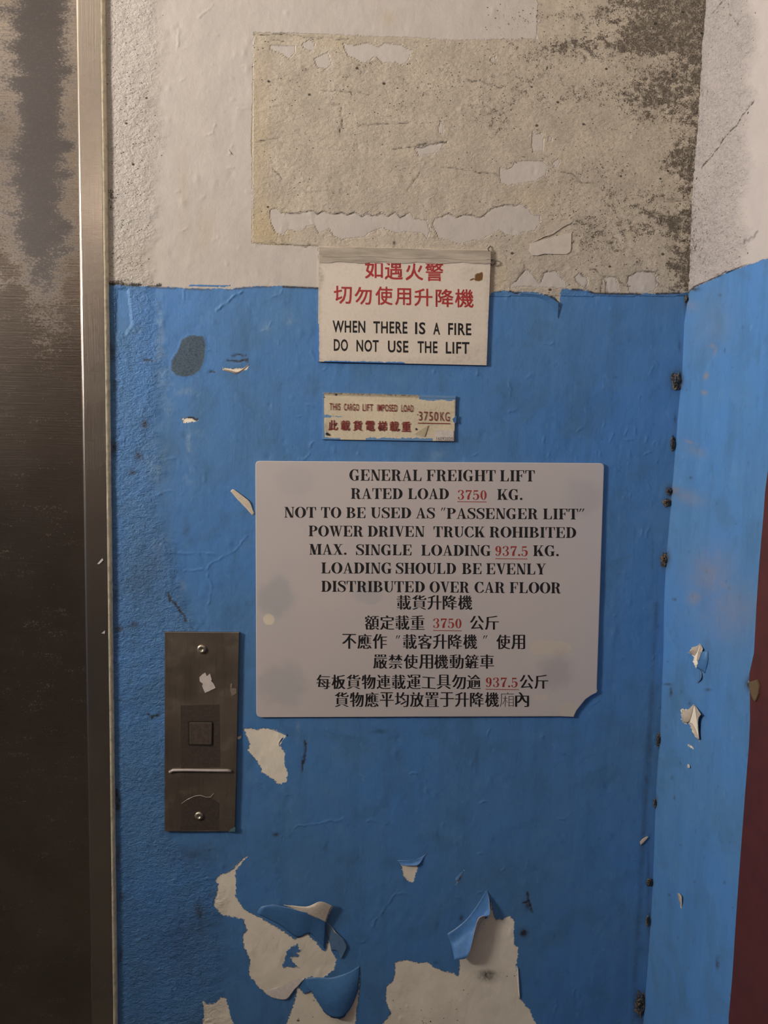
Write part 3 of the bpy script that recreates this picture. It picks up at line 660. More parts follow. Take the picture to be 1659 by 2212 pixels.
# ------------------------------------------------------------------ stainless lift door and frame
def steel_mat(name, door=True):
    n = NT(name); sep = n.t.nodes.new('ShaderNodeSeparateXYZ'); n.t.links.new(n.co, sep.inputs[0]); x = sep.outputs[0]; z = sep.outputs[2]
    grain = n.noise(500, 3, .6, stretch=(.03, 1, 1.0) if door else (1, 1, .03)); spk = n.noise(560, 4, .75, stretch=(.6, 1, 1)); big = n.noise(9, 4, .6); med = n.noise(60, 5, .65, stretch=(.35, 1, 1))
    col = n.mix(n.st(big, .3, .7), (.38, .32, .27) if door else (.52, .45, .385), (.30, .25, .205) if door else (.42, .355, .30))
    tz = n.st(z, 1.30, 2.0)                                 # dark marks are heaviest up high
    if door:
        d = n.attr('dark_mask')
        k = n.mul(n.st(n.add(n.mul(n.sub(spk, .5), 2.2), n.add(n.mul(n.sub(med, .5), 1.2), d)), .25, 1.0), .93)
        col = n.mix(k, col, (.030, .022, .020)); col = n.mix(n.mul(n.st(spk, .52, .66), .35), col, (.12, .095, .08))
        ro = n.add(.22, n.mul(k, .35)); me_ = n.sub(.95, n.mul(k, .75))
    else:
        ro = n.rng(big, .3, .7, .22, .30); me_ = .95
        k = n.st(n.add(n.mul(spk, .6), n.mul(med, .4)), .60, .70); col = n.mix(n.mul(k, .25), col, (.10, .08, .07))
    return n.out(col, ro, n.bump(n.add(grain, n.mul(med, .8)), .0004, .5), metal=me_)
M_STEEL = steel_mat('brushed_steel_frame', False)
M_DOOR = steel_mat('speckled_brushed_steel', True)
XB = float(at(186, 1106, .006)[0])                          # left corner of the frame
XA = float(at(231, 1106, .006)[0])
def prism(name, prof, z0, z1, mat, parent=None, smooth=False):
    """profile in the (x, y) plane pulled up from z0 to z1"""
    n = len(prof); V = [(p[0], p[1], z0) for p in prof] + [(p[0], p[1], z1) for p in prof]
    F_ = [(i, (i + 1) % n, n + (i + 1) % n, n + i) for i in range(n)] + [tuple(range(n))[::-1], tuple(range(n, 2 * n))]
    me = mesh(V, F_); bm = bmesh.new(); bm.from_mesh(me); bmesh.ops.recalc_face_normals(bm, faces=bm.faces); bm.to_mesh(me); bm.free()
    return link(name, me, mat, parent)
arc = [(XB - .0035 + .0035 * math.sin(t) - .0, -.006 + .0045 - .0045 * math.cos(t)) for t in np.linspace(0, -math.pi / 2, 7)]
prof = [(XA, .0), (XA, -.0052), (XA - .0008, -.006), (XB, -.006)] + [(p[0] , p[1]) for p in [(XB - .0045 * math.sin(t), -.006 + .0045 - .0045 * math.cos(t)) for t in np.linspace(0.2, math.pi / 2, 7)]] + [(XB - .0045, .055), (XB + .02, .055), (XB + .02, .004)]
fr = tag(prism('trim_1', prof, 0, 2.45, M_STEEL), 'stainless steel door frame of the lift', kind='structure')
n_ = NT('yellowed_sealant'); s_ = n_.noise(120, 4, .6); s2 = n_.noise(14, 3, .5)
M_SEAL = n_.out(n_.mix(n_.st(s_, .4, .7), (.84, .76, .54), (.60, .54, .38)), .55, n_.bump(s_, .001, .4))
V = []; zz = np.arange(0, 2.45, .01); rr = random.Random(4)
for z in zz:
    j = rr.uniform(-.0004, .0004)
    V += [(XA - .0003, -.0057, z), (XA + .0022 + j, -.0054 + j, z), (XA + .0036 + j, -.0036, z), (XA + .0042, .001, z)]
F_ = [(4 * i + k, 4 * i + k + 1, 4 * i + k + 5, 4 * i + k + 4) for i in range(len(zz) - 1) for k in range(3)]
o = link('sealant_bead', mesh(V, F_), M_SEAL, fr, smooth=True); o['label'] = 'yellowed sealant bead along frame edge'
# door leaf
xa = np.concatenate([np.linspace(-1.6, XB - .25, 6)[:-1], np.arange(XB - .25, XB - .004, .004)]); za = np.arange(0.01, 2.45, .006)
U, Z_ = np.meshgrid(xa, za); P = np.stack([U, np.full_like(U, .040) + .0006 * (fbm(U * 9, Z_ * 4, 7) - .5), Z_], -1)
X, Y = proj(P)
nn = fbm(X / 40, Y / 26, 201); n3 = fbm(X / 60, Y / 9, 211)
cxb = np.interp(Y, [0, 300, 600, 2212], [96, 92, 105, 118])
dark_mask = .95 * np.exp(-(np.abs(X - cxb + 20 * (n3 - .5)) / 56) ** 2.2) * np.interp(Y, [-100, 0, 520, 800, 2300], [1.25, 1.2, 1.0, .06, .04])  # dark band on the door leaf, fading out downwards
for (y, s) in ((150, .5), (315, .7), (375, .35), (490, .5), (545, .35)): dark_mask += 1.3 * s * np.exp(-((Y - y) / 11) ** 2) * np.exp(-((X - 145) / 24) ** 2)
dark_mask += np.where(Y < 620, .62 * nn + .08, .06 * nn) * sstep(150, 60, X) + .10 * (Y < 560)
door = tag(link('door_1', grid_mesh(P, {'dark_mask': dark_mask}), M_DOOR), kind='structure')
tag(box('wall_lintel', -3.1, XL, -.0, .1, 2.45, 2.9, M_CREAMW), kind='structure')
tag(box('wall_back_far', -3.1, -1.6, 0, .1, 0, 2.45, M_TWO), kind='structure')

# ------------------------------------------------------------------ red frame and door leaf on the right
M_RED = NT('dark_red_gloss_paint'); a_ = M_RED.noise(50, 4, .6); 
M_RED = M_RED.out(M_RED.mix(M_RED.st(a_, .35, .7), (.085, .017, .014), (.065, .014, .012)), .48, M_RED.bump(a_, .001, .25))
def rw(u, n, z): return tuple(RW_O + RW_U * u + RW_N * n + np.array([0, 0, z]))
# the edge of the frame follows the wavy paint line
zs = np.linspace(0, 2.15, 90); V = []
for z in zs:
    py = float(proj(RW_O + RW_U * U_END + np.array([0, 0, z]))[1]); px = float(np.interp(py, END_Y, END_X)) if py > 1050 else None
    u = float((at_r(px, py) - RW_O) @ RW_U) if px and py < 2212 else U_END
    if px is None: u = U_END
    u = float(np.clip(u, U_END - .012, U_END + .012))
    V += [rw(u, -.003, z), rw(u, .0022, z), rw(u + .003, .0052, z), rw(U_END + .075, .006, z), rw(U_END + .080, .003, z), rw(U_END + .080, -.03, z)]
F_ = [(6 * i + k, 6 * i + k + 1, 6 * i + k + 7, 6 * i + k + 6) for i in range(len(zs) - 1) for k in range(5)]
o = tag(link('trim_2', mesh(V, F_), M_RED, smooth=False), kind='structure')
V = [rw(U_END + .08, -.03, 0), rw(U_END + 1.0, -.03, 0), rw(U_END + 1.0, -.03, 2.15), rw(U_END + .08, -.03, 2.15)]
V += [rw(U_END + .08, -.07, 0), rw(U_END + 1.0, -.07, 0), rw(U_END + 1.0, -.07, 2.15), rw(U_END + .08, -.07, 2.15)]
tag(link('door_2', mesh(V, [(0, 1, 2, 3), (7, 6, 5, 4), (0, 4, 5, 1), (1, 5, 6, 2), (2, 6, 7, 3), (3, 7, 4, 0)]), M_RED), kind='structure')
def side_panel(name, u0, u1, z0, z1, mat):
    V = [rw(u0, 0, z0), rw(u1, 0, z0), rw(u1, 0, z1), rw(u0, 0, z1), rw(u0, -.1, z0), rw(u1, -.1, z0), rw(u1, -.1, z1), rw(u0, -.1, z1)]
    return tag(link(name, mesh(V, [(0, 1, 2, 3), (7, 6, 5, 4), (0, 4, 5, 1), (1, 5, 6, 2), (2, 6, 7, 3), (3, 7, 4, 0)]), mat), kind='structure')
side_panel('wall_right_far', U_END + 1.0, 3.0, 0, 2.9, M_TWO)
side_panel('wall_right_above_door', U_END + .019, U_END + 1.0, 2.15, 2.9, M_CREAMW)

# ------------------------------------------------------------------ lettering
def ell(cx, cy, rx, ry, a): return (cx + rx * math.cos(a), cy + ry * math.sin(a))
def ring(cx, cy, rx, ry, ix, iy, a0=0.0, a1=360.0, icx=None, n=28):
    icx = cx if icx is None else icx
    k = max(3, int(n * abs(a1 - a0) / 360)); P = []
    A = [math.radians(a0 + (a1 - a0) * i / k) for i in range(k + 1)]
    return [[ell(cx, cy, rx, ry, A[i]), ell(cx, cy, rx, ry, A[i + 1]), ell(icx, cy, ix, iy, A[i + 1]), ell(icx, cy, ix, iy, A[i])] for i in range(k)]
def rect(a, b, c, d): return [[(a, b), (c, b), (c, d), (a, d)]]
def stroke(pts, n=26):
    P = np.array(pts, float); m = len(P); out = []
    t = np.linspace(0, m - 1, n); i = np.clip(np.floor(t).astype(int), 0, m - 2); f = (t - i)[:, None]
    p0 = P[np.clip(i - 1, 0, m - 1)]; p1 = P[i]; p2 = P[i + 1]; p3 = P[np.clip(i + 2, 0, m - 1)]
    Q = .5 * (2 * p1 + (-p0 + p2) * f + (2 * p0 - 5 * p1 + 4 * p2 - p3) * f ** 2 + (-p0 + 3 * p1 - 3 * p2 + p3) * f ** 3)
    d = np.gradient(Q[:, :2], axis=0); d /= np.linalg.norm(d, axis=1, keepdims=True) + 1e-9
    nr = np.stack([-d[:, 1], d[:, 0]], 1); L = Q[:, :2] + nr * Q[:, 2:3] / 2; R2 = Q[:, :2] - nr * Q[:, 2:3] / 2
    return [[tuple(L[k]), tuple(L[k + 1]), tuple(R2[k + 1]), tuple(R2[k])] for k in range(n - 1)]
SW, HL, SF = .205, .05, .045      # stem, hairline, serif
def serif(x, w, y, o=.085):
    s = 1 if y < .5 else -1
    y0, y1 = (y, y + SF * s)
    r = rect(x - o, min(y0, y1), x + w + o, max(y0, y1))
    r += [[(x, y1), (x, y1 + .06 * s), (x - o * .6, y1)], [(x + w, y1), (x + w + o * .6, y1), (x + w, y1 + .06 * s)]]
    return r
def stem(x, w=SW, b=0, t=1, sb=True, st_=True):
    r = rect(x, b, x + w, t)
    if sb: r += serif(x, w, b)
    if st_: r += serif(x, w, t)
    return r
def diag(x0, y0, x1, y1, w): return [[(x0, y0), (x0 + w, y0), (x1 + w, y1), (x1, y1)]]
def arms(x0, x1, top=True, bot=True, mid=True):
    r = []
    if top: r += rect(x0, .95, x1, 1) + [[(x1, 1), (x1, .70), (x1 - .035, .70), (x1 - .10, .95)]]
    if bot: r += rect(x0, 0, x1, .05) + [[(x1 + .02, .33), (x1, 0), (x1 - .12, .05), (x1 - .015, .33)]]
    if mid: r += rect(x0, .485, x1 - .2, .535) + [[(x1 - .2, .36), (x1 - .165, .36), (x1 - .165, .66), (x1 - .2, .66), (x1 - .26, .51)]]
    return r
def g_C():
    return ring(.42, .5, .42, .52, .20, .47, 52, 308) + [[(.66, 1.0), (.70, 1.0), (.70, .66), (.665, .66), (.58, .93)]] + [[(.62, .10), (.72, .30), (.70, .31), (.60, .16)]] + ring(.42, .5, .42, .52, .34, .47, 300, 330)
GL = {
 'I': (stem(.09), .39), 'H': (stem(.09) + stem(.59) + rect(.29, .48, .59, .53), .88),
 'E': (stem(.09) + arms(.29, .70), .76), 'F': (stem(.09) + arms(.29, .68, bot=False), .72), 'L': (stem(.09) + arms(.29, .68, top=False, mid=False), .74),
 'T': (stem(.27, st_=False) + rect(.0, .95, .74, 1) + [[(0, 1), (.10, .95), (.04, .68), (.005, .68)], [(.74, 1), (.735, .68), (.70, .68), (.64, .95)]], .76),
 'N': (rect(.10, 0, .155, 1) + serif(.10, .055, 0) + rect(.64, 0, .695, 1) + serif(.64, .055, 1) + rect(0, .955, .2, 1) + diag(.06, 1, .49, 0, .205), .79),
 'M': (rect(.10, 0, .15, 1) + serif(.10, .05, 0) + rect(0, .955, .2, 1) + diag(.07, 1, .33, 0, .215) + diag(.36, .0, .66, 1, .05) + stem(.70) , .99),
 'A': (diag(.46, 0, .245, 1, .0) + [[(.50, 0), (.72, 0), (.44, 1), (.34, 1)]] + [[(.08, 0), (.135, 0), (.40, .93), (.36, .99)]] + rect(.19, .29, .60, .34) + rect(-.01, 0, .25, SF) + rect(.42, 0, .81, SF), .80),
 'V': ([[(.06, 1), (.29, 1), (.50, .12), (.42, 0), (.37, 0)], [(.40, 0), (.44, 0), (.70, 1), (.64, 1)]] + rect(-.02, 1 - SF, .38, 1) + rect(.54, 1 - SF, .80, 1), .78),
 'W': ([[(.05, 1), (.27, 1), (.42, .18), (.35, 0), (.31, 0)], [(.34, 0), (.38, 0), (.56, .75), (.53, .85)], [(.42, 1), (.63, 1), (.79, .18), (.73, 0), (.69, 0)], [(.72, 0), (.76, 0), (.99, 1), (.935, 1)]] + rect(-.02, 1 - SF, .36, 1) + rect(.38, 1 - SF, .72, 1) + rect(.84, 1 - SF, 1.08, 1), 1.08),
 'X': (diag(.07, 1, .49, 0, .225) + diag(.10, 0, .59, 1, .055) + rect(-.01, 1 - SF, .37, 1) + rect(.51, 1 - SF, .76, 1) + rect(0, 0, .25, SF) + rect(.42, 0, .80, SF), .80),
 'Y': ([[(.05, 1), (.28, 1), (.50, .45), (.29, .45)], [(.42, .48), (.46, .42), (.70, 1), (.645, 1)]] + stem(.28, t=.48, st_=False) + rect(-.02, 1 - SF, .38, 1) + rect(.55, 1 - SF, .79, 1), .78),
 'K': (stem(.09) + diag(.28, .34, .66, 1, .07) + [[(.36, .52), (.50, .68), (.80, 0), (.56, 0)]] + rect(.54, 1 - SF, .82, 1) + rect(.48, 0, .87, SF), .86),
 'O': (ring(.43, .5, .43, .52, .20, .475), .86), 'C': (g_C(), .76),
 'G': (ring(.42, .5, .42, .52, .20, .47, 52, 300) + [[(.66, 1.0), (.70, 1.0), (.70, .66), (.665, .66), (.58, .93)]] + rect(.52, .02, .72, .44) + rect(.44, .40, .80, .44) + ring(.42, .5, .42, .52, .3, .47, 270, 318), .84),
 'D': (stem(.09) + ring(.36, .5, .44, .50, .20, .45, -90, 90) + rect(.09, .95, .36, 1) + rect(.09, 0, .36, .05), .82),
 'P': (stem(.09) + ring(.38, .735, .34, .265, .13, .22, -90, 90) + rect(.09, .95, .38, 1) + rect(.09, .47, .38, .52), .74),
 'R': (stem(.09) + ring(.38, .745, .33, .255, .12, .21, -90, 90) + rect(.09, .95, .38, 1) + rect(.09, .49, .42, .54) + stroke([(.40, .51, .08), (.53, .43, .17), (.575, .25, .19), (.61, .07, .17), (.72, .01, .07), (.82, .07, .03)], 18), .82),
 'B': (stem(.09) + ring(.37, .755, .31, .245, .11, .20, -90, 90) + rect(.09, .95, .37, 1) + rect(.09, .49, .40, .535) + ring(.39, .265, .36, .265, .15, .215, -90, 90) + rect(.09, 0, .39, .05), .80),
 'U': (stem(.09, b=.34, sb=False) + rect(.645, .36, .70, 1) + serif(.645, .055, 1) + ring(.395, .36, .305, .38, .25 - .09, .32, 180, 360, icx=.45), .80),
 'S': (stroke([(.59, .82, .04), (.50, .95, .05), (.35, .985, .06), (.16, .92, .10), (.11, .76, .17), (.25, .60, .20), (.45, .47, .21), (.56, .29, .18), (.52, .09, .10), (.35, .012, .05), (.18, .05, .05), (.06, .20, .04)], 40) + [[(.585, 1.0), (.62, 1.0), (.62, .66), (.585, .66), (.50, .90)]] + [[(.02, 0), (.055, 0), (.14, .09), (.06, .36), (.02, .36)]], .67),
 '.': (ring(.12, .10, .10, .11, 0, 0, n=14), .24),
 '0': (ring(.29, .5, .28, .51, .11, .47), .62),
 '3': (stroke([(.08, .76, .15), (.10, .90, .09), (.26, .985, .045), (.44, .90, .13), (.44, .68, .13), (.28, .54, .05)], 24) + stroke([(.22, .53, .04), (.38, .50, .09), (.48, .28, .17), (.40, .07, .10), (.22, .01, .045), (.08, .10, .09), (.09, .26, .15)], 26), .62),
 '7': ([[(.03, 1), (.055, .72), (.09, .72), (.15, .86), (.57, .86), (.57, 1)]] + stroke([(.53, .90, .05), (.38, .60, .12), (.28, .30, .19), (.27, .01, .20)], 14), .60),
 '5': ([[(.12, 1), (.50, 1), (.46, .86), (.13, .86)]] + rect(.09, .46, .135, 1) + stroke([(.11, .50, .03), (.26, .60, .06), (.46, .50, .16), (.49, .28, .18), (.40, .07, .10), (.22, .01, .045), (.08, .10, .09), (.09, .24, .14)], 30), .62),
 '9': (ring(.28, .70, .26, .31, .09, .265) + stroke([(.46, .72, .15), (.45, .36, .15), (.34, .08, .09), (.20, .01, .05), (.10, .08, .08), (.12, .20, .12)], 20), .60),
 '"': ([[(.10, 1.02), (.02, .70), (.05, .70), (.20, 1.02)], [(.30, 1.02), (.22, .70), (.25, .70), (.40, 1.02)]], .44),
 ' ': ([], .32),
}
def serif_polys(s, gap=.045):
    x = 0; out = []
    for ch in s:
        g, wd = GL[ch]
        for p in g:
            if len(set(p)) >= 3: out.append([(a + x, b) for a, b in p])
        x += wd + gap
    return out
_cache = {}
def font_polys(s, offset=0.0, spacing=1.0):
    cu = bpy.data.curves.new('txt', 'FONT'); cu.body = s; cu.resolution_u = 3; cu.offset = offset; cu.space_character = spacing
    o = bpy.data.objects.new('txt', cu); COL.objects.link(o)
    me = bpy.data.meshes.new_from_object(o.evaluated_get(bpy.context.evaluated_depsgraph_get()))
    out = [[(me.vertices[i].co.x, me.vertices[i].co.y) for i in p.vertices] for p in me.polygons]
    bpy.data.objects.remove(o); bpy.data.curves.remove(cu); bpy.data.meshes.remove(me)
    return out
def smear(polys, dx, n=3):
    out = []
    for p in polys:
        for k in range(n): out.append([(a + dx * (k / (n - 1) - .5), b) for a, b in p])
    return out
def fat(polys, d):
    return [[(a + i * d / 2, b + j * d / 2) for a, b in p] for p in polys for i, j in ((-1, -1), (1, -1), (-1, 1), (1, 1))]
class Print:
    """flat print on a board: polygons in px, mapped on the board's face"""
    def __init__(s, d): s.V = []; s.F = []; s.d = d; s.k = 0
    def polys(s, polys, x0, x1, yb0, yb1, h, italic=0.0, clip=None, cap=None):
        xs = [a for p in polys for a, b in p]; lo, hi = min(xs), max(xs)
        if cap is None: ys = [b for p in polys for a, b in p]; ylo, yhi = min(ys), max(ys)
        else: ylo, yhi = 0.0, cap
        for p in polys:
            q = []
            for a, b in p:
                t = (a - lo) / (hi - lo); v = (b - ylo) / (yhi - ylo)
                px = x0 + (x1 - x0) * t + italic * v * h; py = yb0 + (yb1 - yb0) * t - v * h
                if clip is not None: py = max(py, clip(px))
                q.append((px, py))
            s.raw(q)
    def raw(s, q):
        i = len(s.V); s.k += 1
        P = at([a for a, b in q], [b for a, b in q], s.d + 1e-6 * (s.k % 17))
        s.V += [tuple(v) for v in P]; s.F.append(tuple(range(i, i + len(q))))
    def build(s, name, mat, parent):
        bm = bmesh.new(); vs = [bm.verts.new(v) for v in s.V]
        for f in s.F:
            try:
                g = bm.faces.new([vs[i] for i in f])
            except ValueError: continue
        bm.normal_update()
        for g in bm.faces:
            if g.normal.y > 0: g.normal_flip()
        bmesh.ops.triangulate(bm, faces=[g for g in bm.faces if len(g.verts) > 4])
        me = bpy.data.meshes.new(name); bm.to_mesh(me); bm.free()
        return link(name, me, mat, parent)

def ink(name, c, rough=.5, fade=0.0, fadec=(.5, .45, .4)):
    n = NT(name); a = n.noise(500, 4, .7)
    col = n.mix(n.st(a, .35, .7), c, tuple(x * .8 for x in c))
    if fade: col = n.mix(n.mul(n.st(a, .55, .62), fade), col, fadec)
    return n.out(col, rough)
M_BLACK = ink('black_ink', (.012, .011, .012)); M_BLACKB = ink('board_black_ink', (.010, .009, .010), .45)
M_REDI = ink('red_ink', (.42, .035, .035)); M_REDN = ink('red_numeral_ink', (.36, .040, .030)); M_MAROON = ink('maroon_ink', (.22, .018, .018), .5, .22, (.5, .42, .30))
M_BLUEP = plain('blue_paint_film', (.062, .180, .390), .5, .5, 160); M_BLUEU = plain('old_blue_paint_film', (.11, .20, .33), .6, .4, 160)
M_CRM = plain('paint_underside', (.70, .60, .49), .85, .4, 300)
M_BLKSPOT = plain('black_grime', (.02, .018, .016), .8, .3, 300)
M_WIRE = plain('black_wire', (.02, .018, .016), .5, .1, 300)

# ------------------------------------------------------------------ fire notice
DF = .0030
cF = at(870, 785)
fs = empty('fire_notice_sign', cF)
tag(fs, 'cream fire notice board with red Chinese and black English lettering, top of the three signs', 'sign')
FO = [(688.6, 532.5), (800, 534.5), (930, 537.5), (1060.5, 540.5), (1057, 650), (1051, 789), (900, 785), (780, 782.5), (686.5, 781), (687, 650)]
n = NT('yellowed_sign_enamel')
a = n.noise(14, 4, .6); b = n.noise(260, 4, .6); s1 = n.attr('stain'); s2 = n.attr('grime'); s3 = n.attr('bluing')
col = n.mix(n.st(a, .3, .7), (.72, .625, .525), (.68, .595, .50))
col = n.mix(n.mul(n.st(b, .48, .75), .22), col, (.46, .38, .28))
col = n.mix(n.mul(s2, n.rng(b, .3, .65, .3, 1.1)), col, (.26, .22, .17))
col = n.mix(n.st(n.add(s1, n.mul(n.sub(b, .5), .8)), .30, .62), col, (.16, .075, .02))
col = n.mix(n.st(n.add(s3, n.mul(n.sub(b, .5), .9)), .45, .60), col, BLUE)
M_SIGN = n.out(col, .42, n.bump(b, .0006, .2))
def board_grid(name, corners, d, mat, parent, attrf, nx=110, ny=80, thick=.003, edge_mat=None):
    """board face as a grid (four px corners TL TR BR BL) with its rim"""
    TL, TR, BR, BL = [np.array(c, float) for c in corners]
    u, v = np.meshgrid(np.linspace(0, 1, nx), np.linspace(0, 1, ny))
    Q = (TL * ((1 - u) * (1 - v))[..., None] + TR * (u * (1 - v))[..., None] + BR * (u * v)[..., None] + BL * ((1 - u) * v)[..., None])
    P = at(Q[..., 0], Q[..., 1], d)
    at_ = attrf(Q[..., 0], Q[..., 1]); lift = at_.pop('_h', None)
    if lift is not None: P[..., 1] -= lift
    # rim as extra rows/columns
    P2 = np.pad(P, ((1, 1), (1, 1), (0, 0)), mode='edge').copy()
    P2[0, :, 1] = d * 0; P2[-1, :, 1] = 0; P2[:, 0, 1] = 0; P2[:, -1, 1] = 0
    P2[0, :, 1] = P2[-1, :, 1] = -.0002; P2[:, 0, 1] = P2[:, -1, 1] = -.0002
    at2 = {k: np.pad(w_, 1, mode='edge') for k, w_ in at_.items()}
    me = grid_mesh(P2, at2, flip=True)
    o = link(name, me, mat, parent)
    me.polygons.foreach_set('use_smooth', [False] * len(me.polygons))
    return o
def fire_attr(X, Y):
    st_ = 1.0 * blob(X, Y, 1034, 599, 9, 9, 0, 3) + .9 * blob(X, Y, 1019, 604, 5, 2.5, -20) + .5 * blob(X, Y, 1040, 592, 3, 6) + .5 * blob(X, Y, 1011, 780, 2, 5)
    gr_ = .35 * np.exp(-((X - 688) / 6.0) ** 2) + .25 * np.exp(-((X - 1054) / 6.) ** 2) + .5 * blob(X, Y, 694, 600, 6, 20) + .25 * blob(X, Y, 1010, 765, 40, 14, -15) + .22 * blob(X, Y, 1015, 590, 26, 18) + .2 * np.exp(-((Y - 782) / 8) ** 2) + .18 * blob(X, Y, 720, 560, 60, 14)
    bl = .9 * np.exp(-((Y - 781 - (X - 690) * .02) / 3.0) ** 2) * ((X < 875) & (X > 700)) * (.4 + fbm(X / 16, Y / 4, 3)) + .9 * np.exp(-((X - 687) / 3.0) ** 2) * (Y > 700) + .6 * np.exp(-((X - 1055) / 2.5) ** 2) * ((Y > 690) & (Y < 750)) + .5 * np.exp(-((Y - 566 - fbm(X / 6, Y, 1) * 4) / 1.0) ** 2) * 0
    return {'stain': st_, 'grime': gr_, 'bluing': bl}
board_grid('board', [(688.6, 532.5), (1060.5, 540.5), (1051, 789), (686.5, 781)], DF, M_SIGN, fs, fire_attr, 180, 130)
cl = lambda x: 567.5 + (x - 690) * .008
p = Print(DF + .0001)
for ch, xa_, xb_, yb in (('如', 788.5, 827, 601.5), ('遇', 831, 870, 604), ('火', 876, 914, 605.5), ('警', 918.5, 957.6, 607)):
    p.polys(fat(font_polys(ch), .026), xa_, xb_, yb, yb + .5, 41, clip=cl)
p.build('lettering', M_REDI, fs)['label'] = 'red Chinese lettering, first row'
p = Print(DF + .0001)
for ch, xa_, xb_, yb, h in (('切', 721, 760, 656, 39), ('勿', 766, 803, 657.5, 38), ('使', 811, 848, 658.5, 40), ('用', 853.5, 888, 659, 37), ('升', 895, 934, 661, 38), ('降', 941, 979.5, 663, 39), ('機', 983, 1023, 664, 40)):
    p.polys(fat(font_polys(ch), .026), xa_, xb_, yb, yb + .8, h)
p.build('lettering', M_REDI, fs)['label'] = 'red Chinese lettering, second row'
p = Print(DF + .0001)
for t, xa_, xb_, ya, yb in (('WHEN', 718.4, 789, 717.3, 718.2), ('THERE', 806.4, 880, 719, 720), ('IS', 896.6, 919, 721, 721.5), ('A', 935.8, 950.5, 722, 722.3), ('FIRE', 968, 1018, 722.6, 723.6)):
    p.polys(font_polys(t, .022, 1.10), xa_, xb_, ya, yb, 25.8, cap=.727)
p.build('lettering', M_BLACKB, fs)['label'] = 'black English lettering, upper line'
p = Print(DF + .0001)
for t, xa_, xb_, ya, yb in (('DO', 721, 751.5, 757, 757.8), ('NOT', 770, 818, 758.6, 759.4), ('USE', 838, 882, 760.3, 761), ('THE', 902, 945, 761.6, 762.2), ('LIFT', 963, 1014, 763, 763.6)):
    p.polys(font_polys(t, .022, 1.10), xa_, xb_, ya, yb, 25.4, cap=.727)
p.build('lettering', M_BLACKB, fs)['label'] = 'black English lettering, lower line'
# tape over the head of the board
n = NT('dirty_clear_tape'); a = n.noise(90, 4, .6, stretch=(.25, 1, 1.6)); b = n.noise(500, 3, .6)
M_TAPE = n.out(n.mix(n.st(a, .3, .7), (.33, .28, .22), (.50, .43, .35)), .38, n.bump(n.add(a, n.mul(b, .3)), .0008, .6))
tape = [(689.2, 533.5), (780, 534.6), (870, 536.8), (960, 538.8), (1060, 541)] + [(1060 - i * 12.4, 568.5 - .02 * i * 3 + 1.6 * math.sin(i * .9) + .7 * math.sin(i * 2.3)) for i in range(0, 30)] + [(689.5, 566.5)]
slab('tape_strip', tape, DF + .00002, DF + .0007, M_TAPE, fs)['label'] = 'dirty clear tape over the head of the board'
cr = [(690 + i * 9.2, 553 + 1.6 * math.sin(i * .4) + i * .20, 0) for i in range(41)]
def wire(name, pts, r, mat, parent, sides=6, mapper=at):
    """pts: (px, py, mm off the wall)"""
    P = [mapper(float(x), float(y), o_ * .001) for x, y, o_ in pts]; V = []; F_ = []
    for i, q in enumerate(P):
        d = (P[min(i + 1, len(P) - 1)] - P[max(i - 1, 0)]); d /= np.linalg.norm(d) + 1e-12
        a = np.cross(d, [0, 1, .01]); a /= np.linalg.norm(a) + 1e-12; b2 = np.cross(d, a)
        for k in range(sides):
            t = 2 * math.pi * k / sides; V.append(q + (a * math.cos(t) + b2 * math.sin(t)) * r)
    for i in range(len(P) - 1):
        for k in range(sides): F_.append((i * sides + k, i * sides + (k + 1) % sides, (i + 1) * sides + (k + 1) % sides, (i + 1) * sides + k))
    F_ += [tuple(range(sides))[::-1], tuple(range((len(P) - 1) * sides, len(P) * sides))]
    return link(name, mesh(V, F_), mat, parent, smooth=True)
wire('tape_crease', [(x, y, 3.75) for x, y, _ in cr], .00035, M_TAPE, fs)
wire('wire_tie', [(1056, 543, 3.4), (1054, 537, 3.2), (1058, 533, 1.5), (1059, 531, .6)], .0006, M_WIRE, fs)['label'] = 'black wire end at the top right corner'
wire('wire_tie', [(1060, 562, .9), (1066, 561, 2.8), (1070, 564, 3.6), (1069, 569, 3.6), (1064, 572.5, 2.6), (1060, 571, .9)], .0007, M_WIRE, fs)['label'] = 'black wire loop at the right edge'

